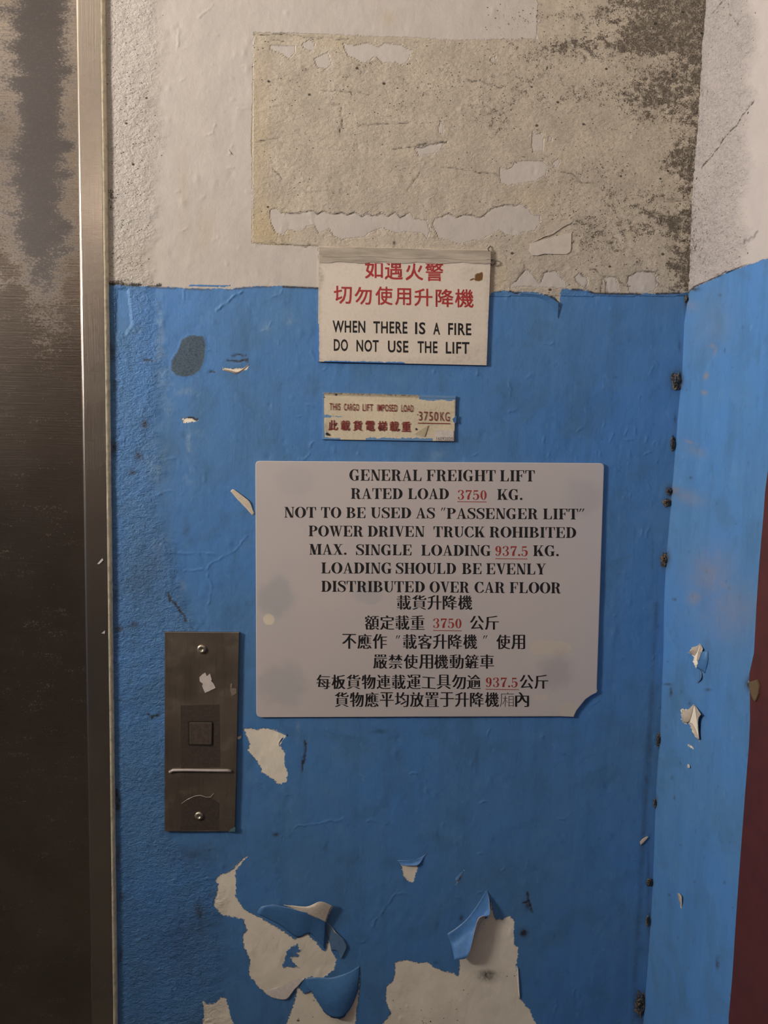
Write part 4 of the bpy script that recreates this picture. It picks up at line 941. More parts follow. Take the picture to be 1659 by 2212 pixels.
# ------------------------------------------------------------------ imposed load plate
DL = .0026
lp = empty('load_plate', at(840, 950))
tag(lp, 'small narrow chipped cream load plate with maroon lettering, between fire notice and freight lift notice', 'sign')
n = NT('chipped_cream_enamel'); a = n.noise(18, 4, .6); b = n.noise(320, 4, .6); s3 = n.attr('bluing'); s2 = n.attr('grime')
col = n.mix(n.st(a, .3, .7), (.70, .60, .43), (.62, .53, .38)); col = n.mix(n.mul(n.st(b, .5, .75), .35), col, (.42, .33, .2))
col = n.mix(n.mul(s2, n.rng(b, .3, .65, .4, 1.2)), col, (.16, .13, .10))
col = n.mix(n.st(n.add(s3, n.mul(n.sub(b, .5), .7)), .45, .58), col, (.13, .26, .46))
M_LOAD = n.out(col, .55, n.bump(b, .0007, .5))
def load_attr(X, Y):
    n1 = fbm(X / 9, Y / 4, 8); yt = 847.5 + (X - 696) * .0277; yb = 949 + (X - 695) * .015
    bl = .9 * sstep(14, 7, Y - yt + 8 * (n1 - .5)) * (X > 905) * (X < 985) * 1.0 + .8 * sstep(9, 3, yb - Y + 7 * (n1 - .5)) * (X > 790) * (X < 935) + .75 * sstep(6, 2, yb - Y) * (X < 735) + .9 * blob(X, Y, 706, 899, 10, 4) + .6 * blob(X, Y, 728, 900, 14, 3) * n1 * 2 + .9 * sstep(6, 3, X - 696) + .5 * blob(X, Y, 706, 938, 8, 10)
    gr_ = .85 * sstep(6, 3, Y - yt) * (X > 700) + .5 * blob(X, Y, 706, 925, 8, 14) + .8 * blob(X, Y, 726, 852, 4, 2) + .5 * sstep(4, 1, 984 - X) + .35 * blob(X, Y, 935, 900, 40, 30) * n1
    return {'bluing': bl, 'grime': gr_, '_h': -.0004 * sstep(4.5, 6.5, Y - yt)}
board_grid('plate', [(696, 847.5), (984.4, 855.5), (981.3, 953.3), (695.5, 949)], DL, M_LOAD, lp, load_attr, 170, 60)
p = Print(DL + .0002)
for t, xa_, xb_, ya, yb in (('THIS', 711.8, 734.7, 885.3, 885.9), ('CARGO', 742.7, 775, 886.2, 887.1), ('LIFT', 783, 805.3, 887.2, 887.6), ('IMPOSED', 814.3, 858, 887.9, 888.8), ('LOAD', 866.6, 892.8, 889, 889.6)):
    p.polys(font_polys(t, .012, 1.15), xa_, xb_, ya, yb, 15.2, cap=.727)
p.build('lettering', M_MAROON, lp)['label'] = 'maroon English lettering'
p = Print(DL + .0002)
xs = [709.4, 736, 762.5, 789.5, 816, 841.5, 867.5]
for ch, x in zip('此載貨電梯載重', xs):
    yb = 929.3 + (x - 709) * .019; p.polys(fat(font_polys(ch), .030), x, x + 19.8, yb, yb + .3, 22)
p.build('lettering', M_MAROON, lp)['label'] = 'maroon Chinese lettering'
p = Print(DL + .0002)
p.polys(font_polys('3750', .0, 1.2), 904.8, 946, 908.2, 909, 20.5, cap=.727); p.polys(font_polys('KG', .0, 1.15), 951, 970.8, 909.1, 909.6, 20.5, cap=.727)
p.build('lettering', M_MAROON, lp)['label'] = 'maroon weight figure'
p = Print(DL + .0002); p.raw([(902.4, 913), (972.4, 914.2), (972.4, 915.8), (902.4, 914.8)])
p.build('underline', M_MAROON, lp)
slab('sticker', [(939.8, 929), (980.0, 929.8), (979.6, 952.6), (939.4, 952.2)], DL + .0001, DL + .0004, plain('white_sticker', (.66, .58, .52), .6, .1, 200), lp)['label'] = 'small white date sticker'
p = Print(DL + .00045); p.polys(font_polys('16092020', .0, 1.0), 942.6, 978.6, 951.2, 951.8, 7.6, cap=.727)
p.build('lettering', ink('grey_ink', (.10, .08, .08)), lp)['label'] = 'tiny grey date digits'
p = Print(DL + .0002)                                       # knocks through the enamel
for (x, y, r) in ((899, 927, 2.6), (861.5, 928, 2.2), (821, 926.5, 3.8), (798, 926.5, 3.4), (723, 917, 3.0), (750, 922, 2.2), (902, 896, 1.2), (707, 937, 3.6), (726, 852.5, 2.2), (700, 858, 1.4), (711, 939.5, 2.0), (826, 928, 2)):
    p.raw([(x + r * math.cos(t) * random.uniform(.7, 1.2), y + r * math.sin(t) * random.uniform(.7, 1.2)) for t in np.linspace(0, 2 * math.pi, 9)[:-1]])
p.build('enamel_chips', M_BLKSPOT, lp)['kind'] = 'stuff'
slab('paper_corner', [(896, 937), (925, 918.5), (920, 935), (917, 943.5)], DL + .0001, DL + .0005, plain('buff_paper', (.50, .42, .28), .8, .2, 200), lp)
slab('edge_chip', ragged([(977, 905), (985.5, 897), (985.5, 914), (979, 911)], .5, 3, 5), DL - .0005, DL + .0004, M_BLUEP, lp)

# ------------------------------------------------------------------ freight lift notice
DB = .0034
fn = empty('freight_notice_sign', at(925, 1549))
tag(fn, 'large grey acrylic freight lift notice with broken lower right corner, lowest of the signs', 'sign')
Z6 = lambda p: zm(920, 1270, .2411, p)
BP = [(551.5, 995.5), (1305.5, 1000.5), (1289.5, 1491)] + Z6([(1540,915),(1530,940),(1480,965),(1430,1000),(1390,1050),(1350,1100),(1325,1158),(1200,1152)]) + [(900, 1548.6), (553.5, 1550.0)]
BO = rounded(BP, [10, 10] + [0] * 10 + [12])
BO = [q for q in BO]
n = NT('frosted_acrylic'); a = n.noise(7, 3, .5); b = n.noise(800, 2, .6)
ob = n.co
col = n.mix(n.st(a, .3, .7), (.575, .505, .475), (.54, .485, .465)); col = n.mix(n.mul(n.st(b, .45, .7), .12), col, (.48, .43, .40))
def near(n, px, py, rx, ry, nz):
    c = at(px, py, DB); sub = n.t.nodes.new('ShaderNodeVectorMath'); sub.operation = 'SUBTRACT'; n.t.links.new(n.co, sub.inputs[0]); sub.inputs[1].default_value = tuple(c)
    ml = n.t.nodes.new('ShaderNodeVectorMath'); ml.operation = 'MULTIPLY'; n.t.links.new(sub.outputs[0], ml.inputs[0]); ml.inputs[1].default_value = (1 / (rx * .0006), 0, 1 / (ry * .0006))
    ln = n.t.nodes.new('ShaderNodeVectorMath'); ln.operation = 'LENGTH'; n.t.links.new(ml.outputs[0], ln.inputs[0])
    return n.add(ln.outputs['Value'], n.mul(n.sub(nz, .5), 1.1))
nz = n.noise(55, 3, .5)
for (x, y, rx, ry, c2, s, soft) in ((1192,1400,44,18,(.62,.53,.43),.85,.12),(581,1338,12,13,(.74,.64,.50),1,.1),(1168,1507,18,7,(.60,.52,.45),.7,.2),(1228,1533,24,18,(.60,.52,.43),.75,.25),(1225,1346,5,10,(.57,.51,.47),.7,.2),(1258,1378,7,8,(.57,.51,.47),.6,.2),(1210,1502,9,7,(.56,.50,.46),.5,.3),(1268,1493,26,8,(.57,.51,.47),.5,.3),
        (600,1290,38,46,(.35,.36,.375),.5,.35),(610,1480,52,50,(.36,.365,.375),.45,.4),(795,1280,30,24,(.37,.375,.385),.4,.3),(1200,1450,36,40,(.31,.30,.305),.35,.4),(1255,1075,40,40,(.40,.385,.385),.35,.4),(640,1040,40,30,(.40,.38,.38),.25,.4)):
    dd = near(n, x, y, rx, ry, nz); k = n.mul(n.sub(1.0, n.st(dd, 1 - soft, 1 + soft)), s); col = n.mix(k, col, c2)
M_ACR = n.out(col, .40, n.bump(b, .0002, .15), spec=.35)
slab('board', BO, .0006, DB, M_ACR, fn, bev=.0009)
def serif_line(segs, label, mat=M_BLACK):
    p = Print(DB + .00012)
    for t, x0, x1, y0, y1, h in segs: p.polys(serif_polys(t), x0, x1, y0, y1, h, cap=1.0)
    o = p.build('lettering', mat, fn); o['label'] = label
def red_num(t, x0, x1, y, h, ux0, ux1, uy, label):
    p = Print(DB + .00012); p.polys(serif_polys(t, .07), x0, x1, y, y + .8, h, cap=1.0)
    p.build('lettering', M_REDN, fn)['label'] = label
    p = Print(DB + .00012); p.raw([(ux0, uy - .6), (ux1, uy + .2), (ux1, uy + 1.6), (ux0, uy + .8)])
    p.build('underline', M_REDN, fn)
serif_line([('GENERAL', 754.6, 910.5, 1038, 1038.8, 24), ('FREIGHT', 921.5, 1070.5, 1038.8, 1039.6, 24), ('LIFT', 1080, 1155, 1039.6, 1040, 24)], 'black serif words naming the general freight lift')
serif_line([('RATED', 758, 869.5, 1077.5, 1078, 23), ('LOAD', 881.5, 969.5, 1078, 1078.3, 23), ('KG.', 1074, 1128.5, 1079.6, 1080, 23)], 'black serif words, rated load line')
red_num('3750', 989, 1051, 1079, 20.5, 988, 1051, 1083.5, 'underlined red figure in the rated load line')
serif_line([('NOT', 614, 682.5, 1118, 1118.4, 23), ('TO', 693.5, 737, 1118.4, 1118.8, 23), ('BE', 748, 789.5, 1118.8, 1119, 23), ('USED', 801, 888, 1119, 1119.5, 23), ('AS', 898, 939.5, 1119.6, 1120, 23), ('"', 952.5, 962.5, 1120, 1120, 23), ('PASSENGER', 964.8, 1162.5, 1120.5, 1121.4, 23), ('LIFT', 1173, 1248.5, 1121.6, 1122, 23), ('"', 1251, 1262.5, 1122, 1122, 23)], 'black serif words, not to be used line')
serif_line([('POWER', 666.6, 785, 1158.4, 1159, 23), ('DRIVEN', 794.5, 917, 1159, 1159.6, 23), ('TRUCK', 936.4, 1048, 1160, 1160.6, 23), ('ROHIBITED', 1057.5, 1244.5, 1160.8, 1162, 23)], 'black serif words, power driven truck line')
serif_line([('MAX.', 668, 748.5, 1198, 1198.4, 23), ('SINGLE', 769, 889, 1199, 1199.6, 23), ('LOADING', 910, 1060, 1200, 1200.8, 23), ('KG.', 1151.5, 1207, 1201, 1201.4, 23)], 'black serif words, single loading line')
red_num('937.5', 1070, 1140, 1200.5, 21, 1070, 1139.5, 1206.6, 'underlined red figure in the single loading line')
serif_line([('LOADING', 694, 846, 1238.5, 1239, 23.5), ('SHOULD', 855, 985, 1239.2, 1239.8, 23.5), ('BE', 998, 1040, 1240, 1240.2, 23.5), ('EVENLY', 1050.5, 1179.5, 1240.4, 1241, 23.5)], 'black serif words, load evenly line')
serif_line([('DISTRIBUTED', 694, 917.5, 1278.2, 1279.4, 23.5), ('OVER', 928, 1014, 1279.6, 1280.2, 23.5), ('CAR', 1025, 1091, 1280.4, 1280.8, 23.5), ('FLOOR', 1101, 1212, 1281, 1281.6, 23.5)], 'black serif words, distributed over car floor line')
def cjk(segs, label, weight=.072, off=-.010):
    p = Print(DB + .00012)
    for t, x0, x1, y1, h in segs:
        step = (x1 - x0 + 2.0) / len(t)
        for i, ch in enumerate(t):
            xa_ = x0 + i * step
            if ch == '廂': P_ = font_polys(ch, -.018)
            else: P_ = smear(font_polys(ch, off), weight, 3)
            hh = h * (.55 if ch in '工' else 1.0); 
            if ch == '工': hh = h * .80
            p.polys(P_, xa_, xa_ + step - 2.2, y1 + .3 - (h * .07 if ch == '工' else 0), y1 + .5, hh)
    p.build('lettering', M_BLACK, fn)['label'] = label
cjk([('載貨升降機', 857, 1020.5, 1316.5, 31)], 'bold Chinese title row')
cjk([('額定載重', 788, 917.5, 1360, 31), ('公斤', 1015, 1078, 1360, 30)], 'bold Chinese rated load row')
red_num('3750', 935.7, 996.7, 1356.3, 20.5, 935.7, 997.5, 1361.8, 'underlined red figure in the Chinese rated load row')
cjk([('不應作', 739, 836, 1401, 32), ('載客升降機', 870, 1031, 1401.3, 31.5), ('使用', 1072, 1134.5, 1401.8, 31)], 'bold Chinese no passengers row')
for x_ in (855, 1043.5):
    p = Print(DB + .00012); p.polys(serif_polys('"'), x_, x_ + 9.5, 1396, 1396, 23, cap=1.0); p.build('quotation_mark', M_BLACK, fn)
cjk([('嚴禁使用機動鏟車', 806, 1067.5, 1444, 30.5)], 'bold Chinese no motor trucks row')
cjk([('每板貨物連載運工具勿逾', 683.5, 1039, 1488, 31), ('公斤', 1122.5, 1184.5, 1487.5, 30)], 'bold Chinese single loading row')
red_num('937.5', 1049.5, 1118, 1484, 20.5, 1049, 1121, 1488.8, 'underlined red figure in the Chinese single loading row')
cjk([('貨物應平均放置于升降機廂內', 723, 1143, 1526.5, 31.5)], 'bold Chinese distribute evenly row')

# ------------------------------------------------------------------ call button plate
cp = empty('lift_call_plate', at(432, 1790))
tag(cp, 'tarnished brown metal lift call plate with one square button, left of the large notice', 'button panel')
n = NT('tarnished_plate_metal'); g_ = n.noise(420, 3, .6, stretch=(1, 1, .06)); b = n.noise(40, 5, .65); m_ = n.noise(14, 3, .5)
col = n.mix(n.st(m_, .3, .7), (.27, .215, .165), (.20, .16, .125)); col = n.mix(n.mul(n.st(b, .48, .7), .5), col, (.33, .27, .20)); col = n.mix(n.mul(n.st(g_, .5, .75), .3), col, (.10, .08, .06))
M_PLATE = n.out(col, n.rng(b, .3, .7, .34, .5), n.bump(g_, .0003, .4), metal=.75)
n = NT('dark_adhesive_residue'); b = n.noise(300, 4, .6)
M_ADH = n.out(n.mix(n.st(b, .35, .7), (.075, .055, .045), (.10, .075, .06)), .5, n.bump(b, .0003, .3), metal=.35)
M_BTN = NT('button_metal'); b = M_BTN.noise(200, 4, .6); M_BTN = M_BTN.out(M_BTN.mix(M_BTN.st(b, .35, .7), (.15, .115, .095), (.20, .155, .125)), .4, M_BTN.bump(b, .0004, .4), metal=.6)
DP = .0042
slab('faceplate', [(355.4, 1365.2), (516.6, 1366.4), (512.5, 1560), (510, 1690), (507.3, 1796), (430, 1796.4), (355.2, 1796)], .0004, DP, M_PLATE, cp, bev=.0006)
slab('residue_panel', [(390, 1524), (474, 1522), (476, 1658), (391, 1660)], DP, DP + .00010, M_ADH, cp)
slab('residue_panel', [(391, 1735)] + [(391 + 83 * t, 1735 - 17 * math.sin(math.pi * t)) for t in np.linspace(.05, .95, 9)] + [(474, 1736), (473, 1793), (390, 1793)], DP, DP + .00012, M_ADH, cp)
fr_ = rounded([(405.5, 1557), (461, 1557.5), (460.5, 1612.5), (406.5, 1611.5)], 4); n2_ = len(fr_)
bz = slab('button_bezel', fr_, DP, DP + .0004, plain('black_bezel', (.03, .024, .02), .5), cp)
bo = slab('push_button', rounded([(409, 1561), (458, 1561.5), (457, 1609), (409.5, 1608)], 3), DP + .0001, DP + .0016, M_BTN, bz, bev=.0006)
def screw(px, py, r, label):
    c = at(px, py, DP); V = []; F_ = []; nn_ = 20
    prof = [(1.0, 0), (1.0, .35), (.86, .62), (.55, .80), (.40, .70), (.36, .25), (0, .22)]
    R0 = r * .0006
    for (q, h_) in prof[:-1]:
        for k in range(nn_):
            t = 2 * math.pi * k / nn_; V.append((c[0] + R0 * q * math.cos(t), c[1] - h_ * R0 * .6, c[2] + R0 * q * math.sin(t)))
    V.append((c[0], c[1] - .22 * R0 * .6, c[2])); L_ = len(prof) - 1
    for j in range(L_ - 1):
        for k in range(nn_): F_.append((j * nn_ + k, j * nn_ + (k + 1) % nn_, (j + 1) * nn_ + (k + 1) % nn_, (j + 1) * nn_ + k))
    for k in range(nn_): F_.append(((L_ - 1) * nn_ + k, (L_ - 1) * nn_ + (k + 1) % nn_, L_ * nn_))
    o = link('screw', mesh(V, F_), M_SCR, cp, smooth=True)
    return o
M_SCR = NT('screw_metal'); b = M_SCR.noise(400, 3, .6); M_SCR = M_SCR.out(M_SCR.mix(M_SCR.st(b, .4, .6), (.62, .56, .46), (.40, .34, .26)), .35, metal=.85)
screw(435.8, 1402, 10, ''); screw(430, 1762, 9.5, '')
slab('paper_scrap', ragged(zm(320, 1330, .226, [(490,590),(520,560),(548,545),(560,580),(592,555),(608,610),(600,625),(625,650),(645,690),(545,740),(515,670),(525,650),(495,630)]), .4, 5, 9), DP + .0001, DP + .0006, plain('white_paper', (.66, .58, .53), .8, .1, 200), cp)['label'] = 'torn white paper scrap'
# cover film, folded into a bright ridge
n = NT('clear_film'); b = n.noise(60, 3, .5)
M_FILM = n.out((.42, .36, .34), .16, n.bump(b, .001, .3), spec=.8)
wire('film_fold', [(366, 1668, 4.6), (374, 1664, 5.4), (400, 1663.5, 5.8), (432, 1664, 5.8), (465, 1664.5, 5.6), (490, 1664.5, 5.2), (500, 1666, 4.6)], .0019, M_FILM, cp, 8)['label'] = 'bright fold of clear cover film'
wire('film_edge', [(392, 1736, 4.3), (405, 1727, 4.4), (420, 1720, 4.5), (432, 1718, 4.5), (445, 1722, 4.5), (455, 1722, 4.5), (462, 1714, 4.5)], .0004, M_FILM, cp)
slab('dried_glue_mark', ragged(zm(320, 1330, .226, [(785,655),(805,648),(800,690),(845,700),(845,740),(800,770),(785,720)]), .6, 4, 11), DP, DP + .0004, plain('dried_glue', (.24, .19, .14), .5, .5, 300), cp)
slab('edge_paint', ragged([(493, 1797), (506.5, 1786), (509, 1788), (508, 1797)], .6, 3, 12), DP, DP + .0004, plain('teal_paint', (.08, .17, .20), .5, .5, 300), cp)

# ------------------------------------------------------------------ loose paint on the back wall
def pf(rows, lifts, *a, lf=.42, **k): return flap('paint_flap', rows, [[q * lf for q in r] for r in lifts], *a, **k)
M_TAN = plain('dull_tan_paint_edge', (.42, .345, .28), .85, .4, 300)
M_LIP = plain('lit_blue_paint_film', (.085, .225, .50), .42, .4, 160)  # lighter copy of the blue film, for lips that catch the light
# curl with pale underside over the dark band
pf([Z1([(560,720),(760,820),(920,935),(1040,900),(1170,1040)]), Z1([(600,660),(800,720),(960,770),(1080,790),(1175,900)]), Z1([(700,640),(850,670),(1000,710),(1090,750),(1180,800)])], [[.3,.8,2,3,3],[1,5,9,9,6],[.6,7,13,13,9]], M_BLUEP, M_CRM, WB, jag=.8, seed=2, lf=.6)
pf([Z1([(810,645),(960,705),(1060,745),(1180,800)]), Z1([(850,645),(1000,668),(1100,670),(1205,720)]), Z1([(880,645),(1010,655),(1130,612),(1238,652)])], [[5,11,13,9],[7,14,17,12],[3,11,17,12]], M_CRM, M_BLUEP, WB, lf=.6)
# sheet that bellies out at the bottom
pf([Z1([(1000,1300),(1100,1290),(1230,1290),(1380,1240),(1485,1180)]), Z1([(1010,1370),(1100,1390),(1250,1400),(1390,1350),(1480,1280)]), Z1([(1045,1415),(1120,1490),(1260,1540),(1380,1480),(1472,1350)]), Z1([(1050,1420),(1170,1610),(1290,1660),(1380,1600),(1470,1410)])],
   [[.2,.2,.2,.2,.2],[3,7,10,8,2],[5,11,17,12,3],[4,9,14,10,2]], M_BLUEP, M_CRM, WB, jag=1.2, seed=4, lf=.55)
pf([Z1([(925,1370),(960,1330),(1010,1300)]), Z1([(960,1400),(990,1390),(1030,1370)]), Z1([(990,1440),(1010,1430),(1045,1415)])], [[.2,.2,.2],[2,3,3],[3,5,5]], M_BLUEP, M_CRM, WB)
# lit curl at the foot of the big bare patch
pf([Z1([(640,1410),(740,1380),(860,1320),(960,1290)]), Z1([(650,1440),(760,1430),(860,1370),(970,1300)]), Z1([(690,1470),(820,1490),(900,1400),(985,1305)])], [[.2,.3,.3,.2],[2,3,3,1],[4,6,5,1.5]], plain('pale_paint_curl', (.66, .58, .53), .7, .2, 200), M_CRM, WB, jag=.6, seed=8)
# tattered dull edge right of it
pf([Z1([(1170,790),(1180,880),(1205,960),(1225,1050)]), Z1([(1230,840),(1270,920),(1290,980),(1290,1060)]), Z1([(1250,880),(1330,950),(1365,1030),(1310,1130)])], [[.2,.3,.3,.3],[3,4,4,3],[5,6,6,5]], M_BLUEU, M_CRM, WB, jag=1.0, seed=3)
# pale blue lip left of the tall bare patch
pf([Z2([(1040,425),(960,560),(870,680),(780,760),(690,820)]), Z2([(1052,440),(1000,580),(910,700),(830,810),(720,900)]), Z2([(1062,500),(1060,600),(985,720),(890,840),(735,960)]), Z2([(1066,560),(1062,655),(960,690),(878,1012),(755,1048)])],
   [[.2,.2,.2,.2,.2],[1,1.5,2,2,1],[4,6,8,8,6],[9,13,17,18,14]], M_LIP, M_CRM, WB, jag=.9, seed=5, lf=.85)
pf([Z2([(245,160),(340,160),(440,140),(510,95)]), Z2([(255,175),(340,190),(430,170),(490,115)]), Z2([(272,200),(340,207),(425,202),(470,150)])], [[.2,.2,.2,.2],[1,2,2,.6],[4,7,7,2]], M_LIP, M_CRM, WB)
pf([Z2([(840,245),(800,270),(760,330)]), Z2([(830,265),(800,310),(770,350)])], [[.2,.2,.2],[2,4,3]], M_BLUEP, M_CRM, WB)
pf([Z2([(1310,1100),(1315,1230),(1330,1400)]), Z2([(1325,1130),(1335,1330),(1340,1405)])], [[.3,.3,.3],[3,4,3]], plain('white_paint_curl', (.68, .62, .58), .7, .2, 200), M_CRM, WB, nu=8, nv=5)
# tan splinter by the notice
pf([[(498,1061),(512,1078),(527,1094),(546,1116)],[(502,1057),(520,1071),(536,1088),(549,1108)],[(506,1058),(526,1073),(540,1086),(548,1112)]], [[.3,.4,.4,.3],[3,4,4,2],[4,5,5,2]], plain('tan_paint_splinter', (.64, .53, .40), .8, .3, 300), M_CRM, WB)
pf([[(1382,1819),(1388,1812),(1398,1806)],[(1384,1826),(1392,1819),(1401,1808)]], [[.3,.3,.3],[3,4,3]], M_TAN, M_TAN, WB, nu=8, nv=4)
pf([zm(320,1330,.226,[(1190,1085),(1270,1105),(1335,1125)]), zm(320,1330,.226,[(1200,1095),(1275,1125),(1330,1150)])], [[.3,.3,.3],[1.5,3,3]], M_BLUEP, M_CRM, WB, nu=10, nv=4)
pf([zm(320,1330,.226,[(1300,1165),(1255,1220),(1260,1250)]), zm(320,1330,.226,[(1280,1165),(1250,1215),(1250,1240)])], [[.3,.3,.3],[2,3,2]], M_BLUEP, M_CRM, WB, nu=8, nv=4)
pf([zm(220,600,.2893,[(900,690),(960,705),(1020,712),(1105,650)]), zm(220,600,.2893,[(905,680),(965,692),(1020,700),(1100,645)])], [[.3,.3,.3,.3],[1.2,1.6,1.6,1.2]], plain('brown_paint_edge', (.40, .31, .24), .8, .4, 300), M_CRM, WB, nu=12, nv=4)
# torn lip of blue where the line steps down
pf([[(1120,636),(1150,640),(1180,652),(1207,690)],[(1125,633),(1155,635),(1185,641),(1208,655)]], [[.2,.2,.2,.2],[2,3,5,6]], M_BLUEP, M_CRM, WB)
# loose splinter high on the cream paint
pf([[(493,322),(497,325),(500,331)],[(496,331),(499,333),(500,334)]], [[.3,.3,.3],[3,4,3]], plain('cream_paint_film', CREAM, .8, .2, 200), M_CRM, WB, nu=6, nv=4)
# ------------------------------------------------------------------ loose paint on the right wall
Z9 = lambda p: zm(1380, 1300, .1808, p)
M_SIDE = plain('side_paint_underside', (.50, .42, .345), .85, .6, 260)
def pr(rows, lifts, f_, b_, *a, **k):
    f_ = M_SIDE if f_ is M_CRM else f_
    return flap('paint_flap', rows, lifts, f_, b_, *a, mapper=at_r, **k)
pr([Z9([(735,500),(700,600),(670,650)]), Z9([(690,530),(650,600),(640,630)]), Z9([(640,545),(610,590),(590,610)])], [[.4,.4,.4],[2,3,2],[4,6,4]], M_CRM, M_BLUEU, WR, nu=8, nv=6, jag=.4)
pr([Z9([(738,505),(705,610),(690,700)]), Z9([(765,560),(735,640),(712,705)])], [[.4,.4,.4],[3,5,3]], M_CRM, M_BLUEU, WR, nu=8, nv=4, jag=.4)
pr([Z9([(735,600),(720,700),(690,790)]), Z9([(790,590),(780,700),(760,830)]), Z9([(830,590),(830,720),(790,860)])], [[4,5,3],[3,4,2],[.3,.3,.3]], M_BLUEP, M_CRM, WR, nu=8, nv=6)
pr([Z9([(660,1220),(640,1330),(610,1430)]), Z9([(580,1290),(570,1370),(560,1450)]), Z9([(512,1285),(515,1370),(520,1425)])], [[.4,.4,.4],[3,4,3],[6,7,5]], M_CRM, M_BLUEU, WR, nu=8, nv=6, jag=.5)
pr([Z9([(665,1225),(690,1400),(715,1650)]), Z9([(740,1345),(705,1420),(722,1640)])], [[.4,.4,.4],[6,5,3]], M_CRM, M_BLUEU, WR, nu=10, nv=4, jag=.4)
pr([Z9([(600,1440),(650,1540),(710,1655)]), Z9([(635,1450),(680,1530),(712,1640)])], [[3,3,1],[.4,.4,.4]], M_CRM, M_BLUEU, WR, nu=8, nv=4)
pr([Z9([(690,740),(720,830),(745,900)]), Z9([(745,850),(740,920),(690,970)])], [[.3,.3,.3],[2,3,2]], M_BLUEP, M_CRM, WR, nu=8, nv=4)
pr([zm(1360,1700,.2314,[(445,990),(455,1040),(485,1130)]), zm(1360,1700,.2314,[(465,995),(484,1030),(487,1110)])], [[.3,.3,.3],[2,3,1]], M_CRM, M_CRM, WR, nu=8, nv=4)
pr([Z9([(575,1945),(585,1985),(600,1990)]), Z9([(595,1940),(605,1965),(608,1985)])], [[.3,.3,.3],[2,2.5,2]], plain('white_chip', (.72, .68, .64), .7, .2, 200), M_CRM, WR, nu=6, nv=4)
# knocked-out lump at the frame edge
M_LUMP = plain('bare_brown_filler', (.13, .085, .045), .9, .8, 200)
slab('exposed_filler', ragged(Z9([(1312,960),(1400,925),(1425,1000),(1420,1100),(1380,1195),(1345,1140),(1318,1050)]), .8, 5, 6), -.001, .0075, M_LUMP, WR, mapper=at_r, bev=.0015)['label'] = 'knocked brown filler at the red frame'

# crumbling filler in the corner, where the paint has broken away
M_CRUMB = NT('crumbling_corner_filler'); b = M_CRUMB.noise(420, 5, .7); b2 = M_CRUMB.noise(150, 4, .6)
M_CRUMB = M_CRUMB.out(M_CRUMB.mix(M_CRUMB.st(b, .40, .58), (.030, .024, .020), M_CRUMB.mix(M_CRUMB.st(b2, .4, .6), (.26, .19, .13), (.10, .12, .16))), .95, M_CRUMB.bump(b, .003, 1.0))
def crumb(px, py, rx, ry, seed, h=.004):
    r = random.Random(seed); V = []; F_ = []; nr, na = 5, 16
    c = (px, py)
    for i in range(nr):
        q = (i + 1) / nr
        for k in range(na):
            t = 2 * math.pi * k / na; j = 1 + (r.uniform(-.35, .3) if i == nr - 1 else r.uniform(-.1, .1))
            V.append(tuple(at(px + rx * q * j * math.cos(t), py + ry * q * j * math.sin(t), h * (1 - q ** 2) * r.uniform(.4, 1.2) + .0002)))
    V.append(tuple(at(px, py, h)))
    for i in range(nr - 1):
        for k in range(na): F_.append((i * na + k, i * na + (k + 1) % na, (i + 1) * na + (k + 1) % na, (i + 1) * na + k))
    for k in range(na): F_.append((nr * na, (k + 1) % na, k))
    bm = bmesh.new(); bm.from_mesh(mesh(V, F_)); bmesh.ops.recalc_face_normals(bm, faces=bm.faces)
    me = bpy.data.meshes.new('crumb'); bm.to_mesh(me); bm.free(); return link('crumbled_filler', me, M_CRUMB, WB)
for k, (x, y, rx, ry) in enumerate(((1462, 826, 13, 21), (1446, 1061, 9, 9), (1441, 1085, 9, 10), (1437, 1210, 11, 17), (1423, 1598, 5, 14), (1416, 1735, 5, 12), (1404, 1906, 8, 9), (1384, 2170, 13, 30), (1453, 958, 5, 17), (1399, 1990, 4, 12), (1484, 646, 6, 8))): crumb(x, y, rx, ry, k)
# flecks on the steel frame
slab('paint_fleck', ragged([(210, 1218), (221, 1206), (223, 1210), (214, 1219)], .3, 3, 3), .0055, .0066, plain('white_fleck', (.6, .56, .52), .8), fr)
slab('paint_fleck', ragged([(219, 1368), (227, 1362), (226, 1369)], .3, 3, 3), .0055, .0066, bpy.data.materials['white_fleck'], fr)
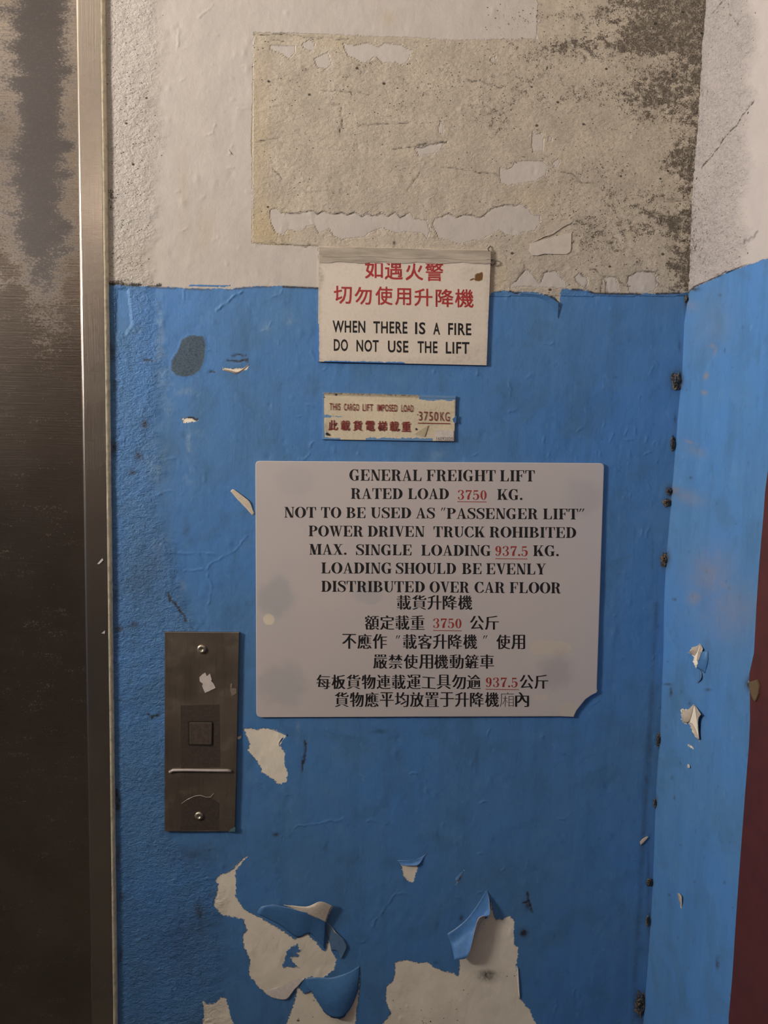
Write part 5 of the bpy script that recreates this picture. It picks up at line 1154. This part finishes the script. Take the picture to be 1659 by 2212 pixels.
# ------------------------------------------------------------------ remnants stuck on the wall
n = NT('yellowed_clear_tape'); b = n.noise(120, 4, .6)
M_REM = n.out(n.mix(n.st(b, .35, .7), (.60, .53, .46), (.54, .48, .42)), .35, n.bump(b, .0006, .4))
tr = empty('tape_remnant', at(1190, 548)); tag(tr, 'torn square of clear tape above the blue paint, right of the fire notice', 'tape')
slab('tape_square', ragged(Z8([(480,1640),(520,1615),(580,1590),(640,1570),(700,1530),(740,1505),(775,1490)]), .5, 5, 3) + Z8([(774,1560),(771,1670),(764,1698),(740,1714),(660,1713),(580,1711),(530,1724),(495,1722),(474,1695)]), .0001, .0011, M_REM, tr)
slab('torn_layer', ragged(Z8([(585,1510),(620,1505),(700,1500),(735,1478),(775,1475),(775,1490),(740,1505),(700,1530),(640,1575),(605,1590),(600,1540)]), .6, 4, 4), .0001, .0006, plain('torn_paper_layer', (.50, .43, .35), .8, .4, 250), tr)
for k, (hp, s) in enumerate((([(1083,638),(1103,626),(1120,628),(1150,632),(1168,636),(1180,640),(1160,642),(1130,640),(1105,640)], 1),)):
    pass
# ------------------------------------------------------------------ lamps in the lobby, outside the picture
fl = empty('lobby_floodlight', (SPOT[0], SPOT[1], 2.9)); tag(fl, 'square floodlight hung on a rod from the lobby ceiling, left of the lift', 'lamp')
hs = box('lamp_housing', -.16, .16, -.13, .13, .02, .12, plain('grey_enamel', (.25, .25, .25), .4), None, .01)
hs.rotation_euler = (-Vector(SPOT_DIR)).to_track_quat('Z', 'Y').to_euler(); hs.location = SPOT; bpy.context.view_layer.update()
hs.parent = fl; hs.matrix_parent_inverse = fl.matrix_world.inverted()
box('hanger_rod', SPOT[0] - .075, SPOT[0] - .06, SPOT[1] - .03, SPOT[1] - .015, 2.04, 2.9, plain('hanger_metal', (.3, .3, .3), .4), fl)
tb = empty('added_tube_lamp', (-.9, -2.66, 2.9)); tag(tb, 'long tube lamp under the ceiling above the brown shutter', 'lamp')  # invented body for the added tube light
box('lamp_body', -1.68, -.12, -2.71, -2.62, 2.78, 2.899, plain('white_enamel', (.6, .6, .58), .4), tb, .006)
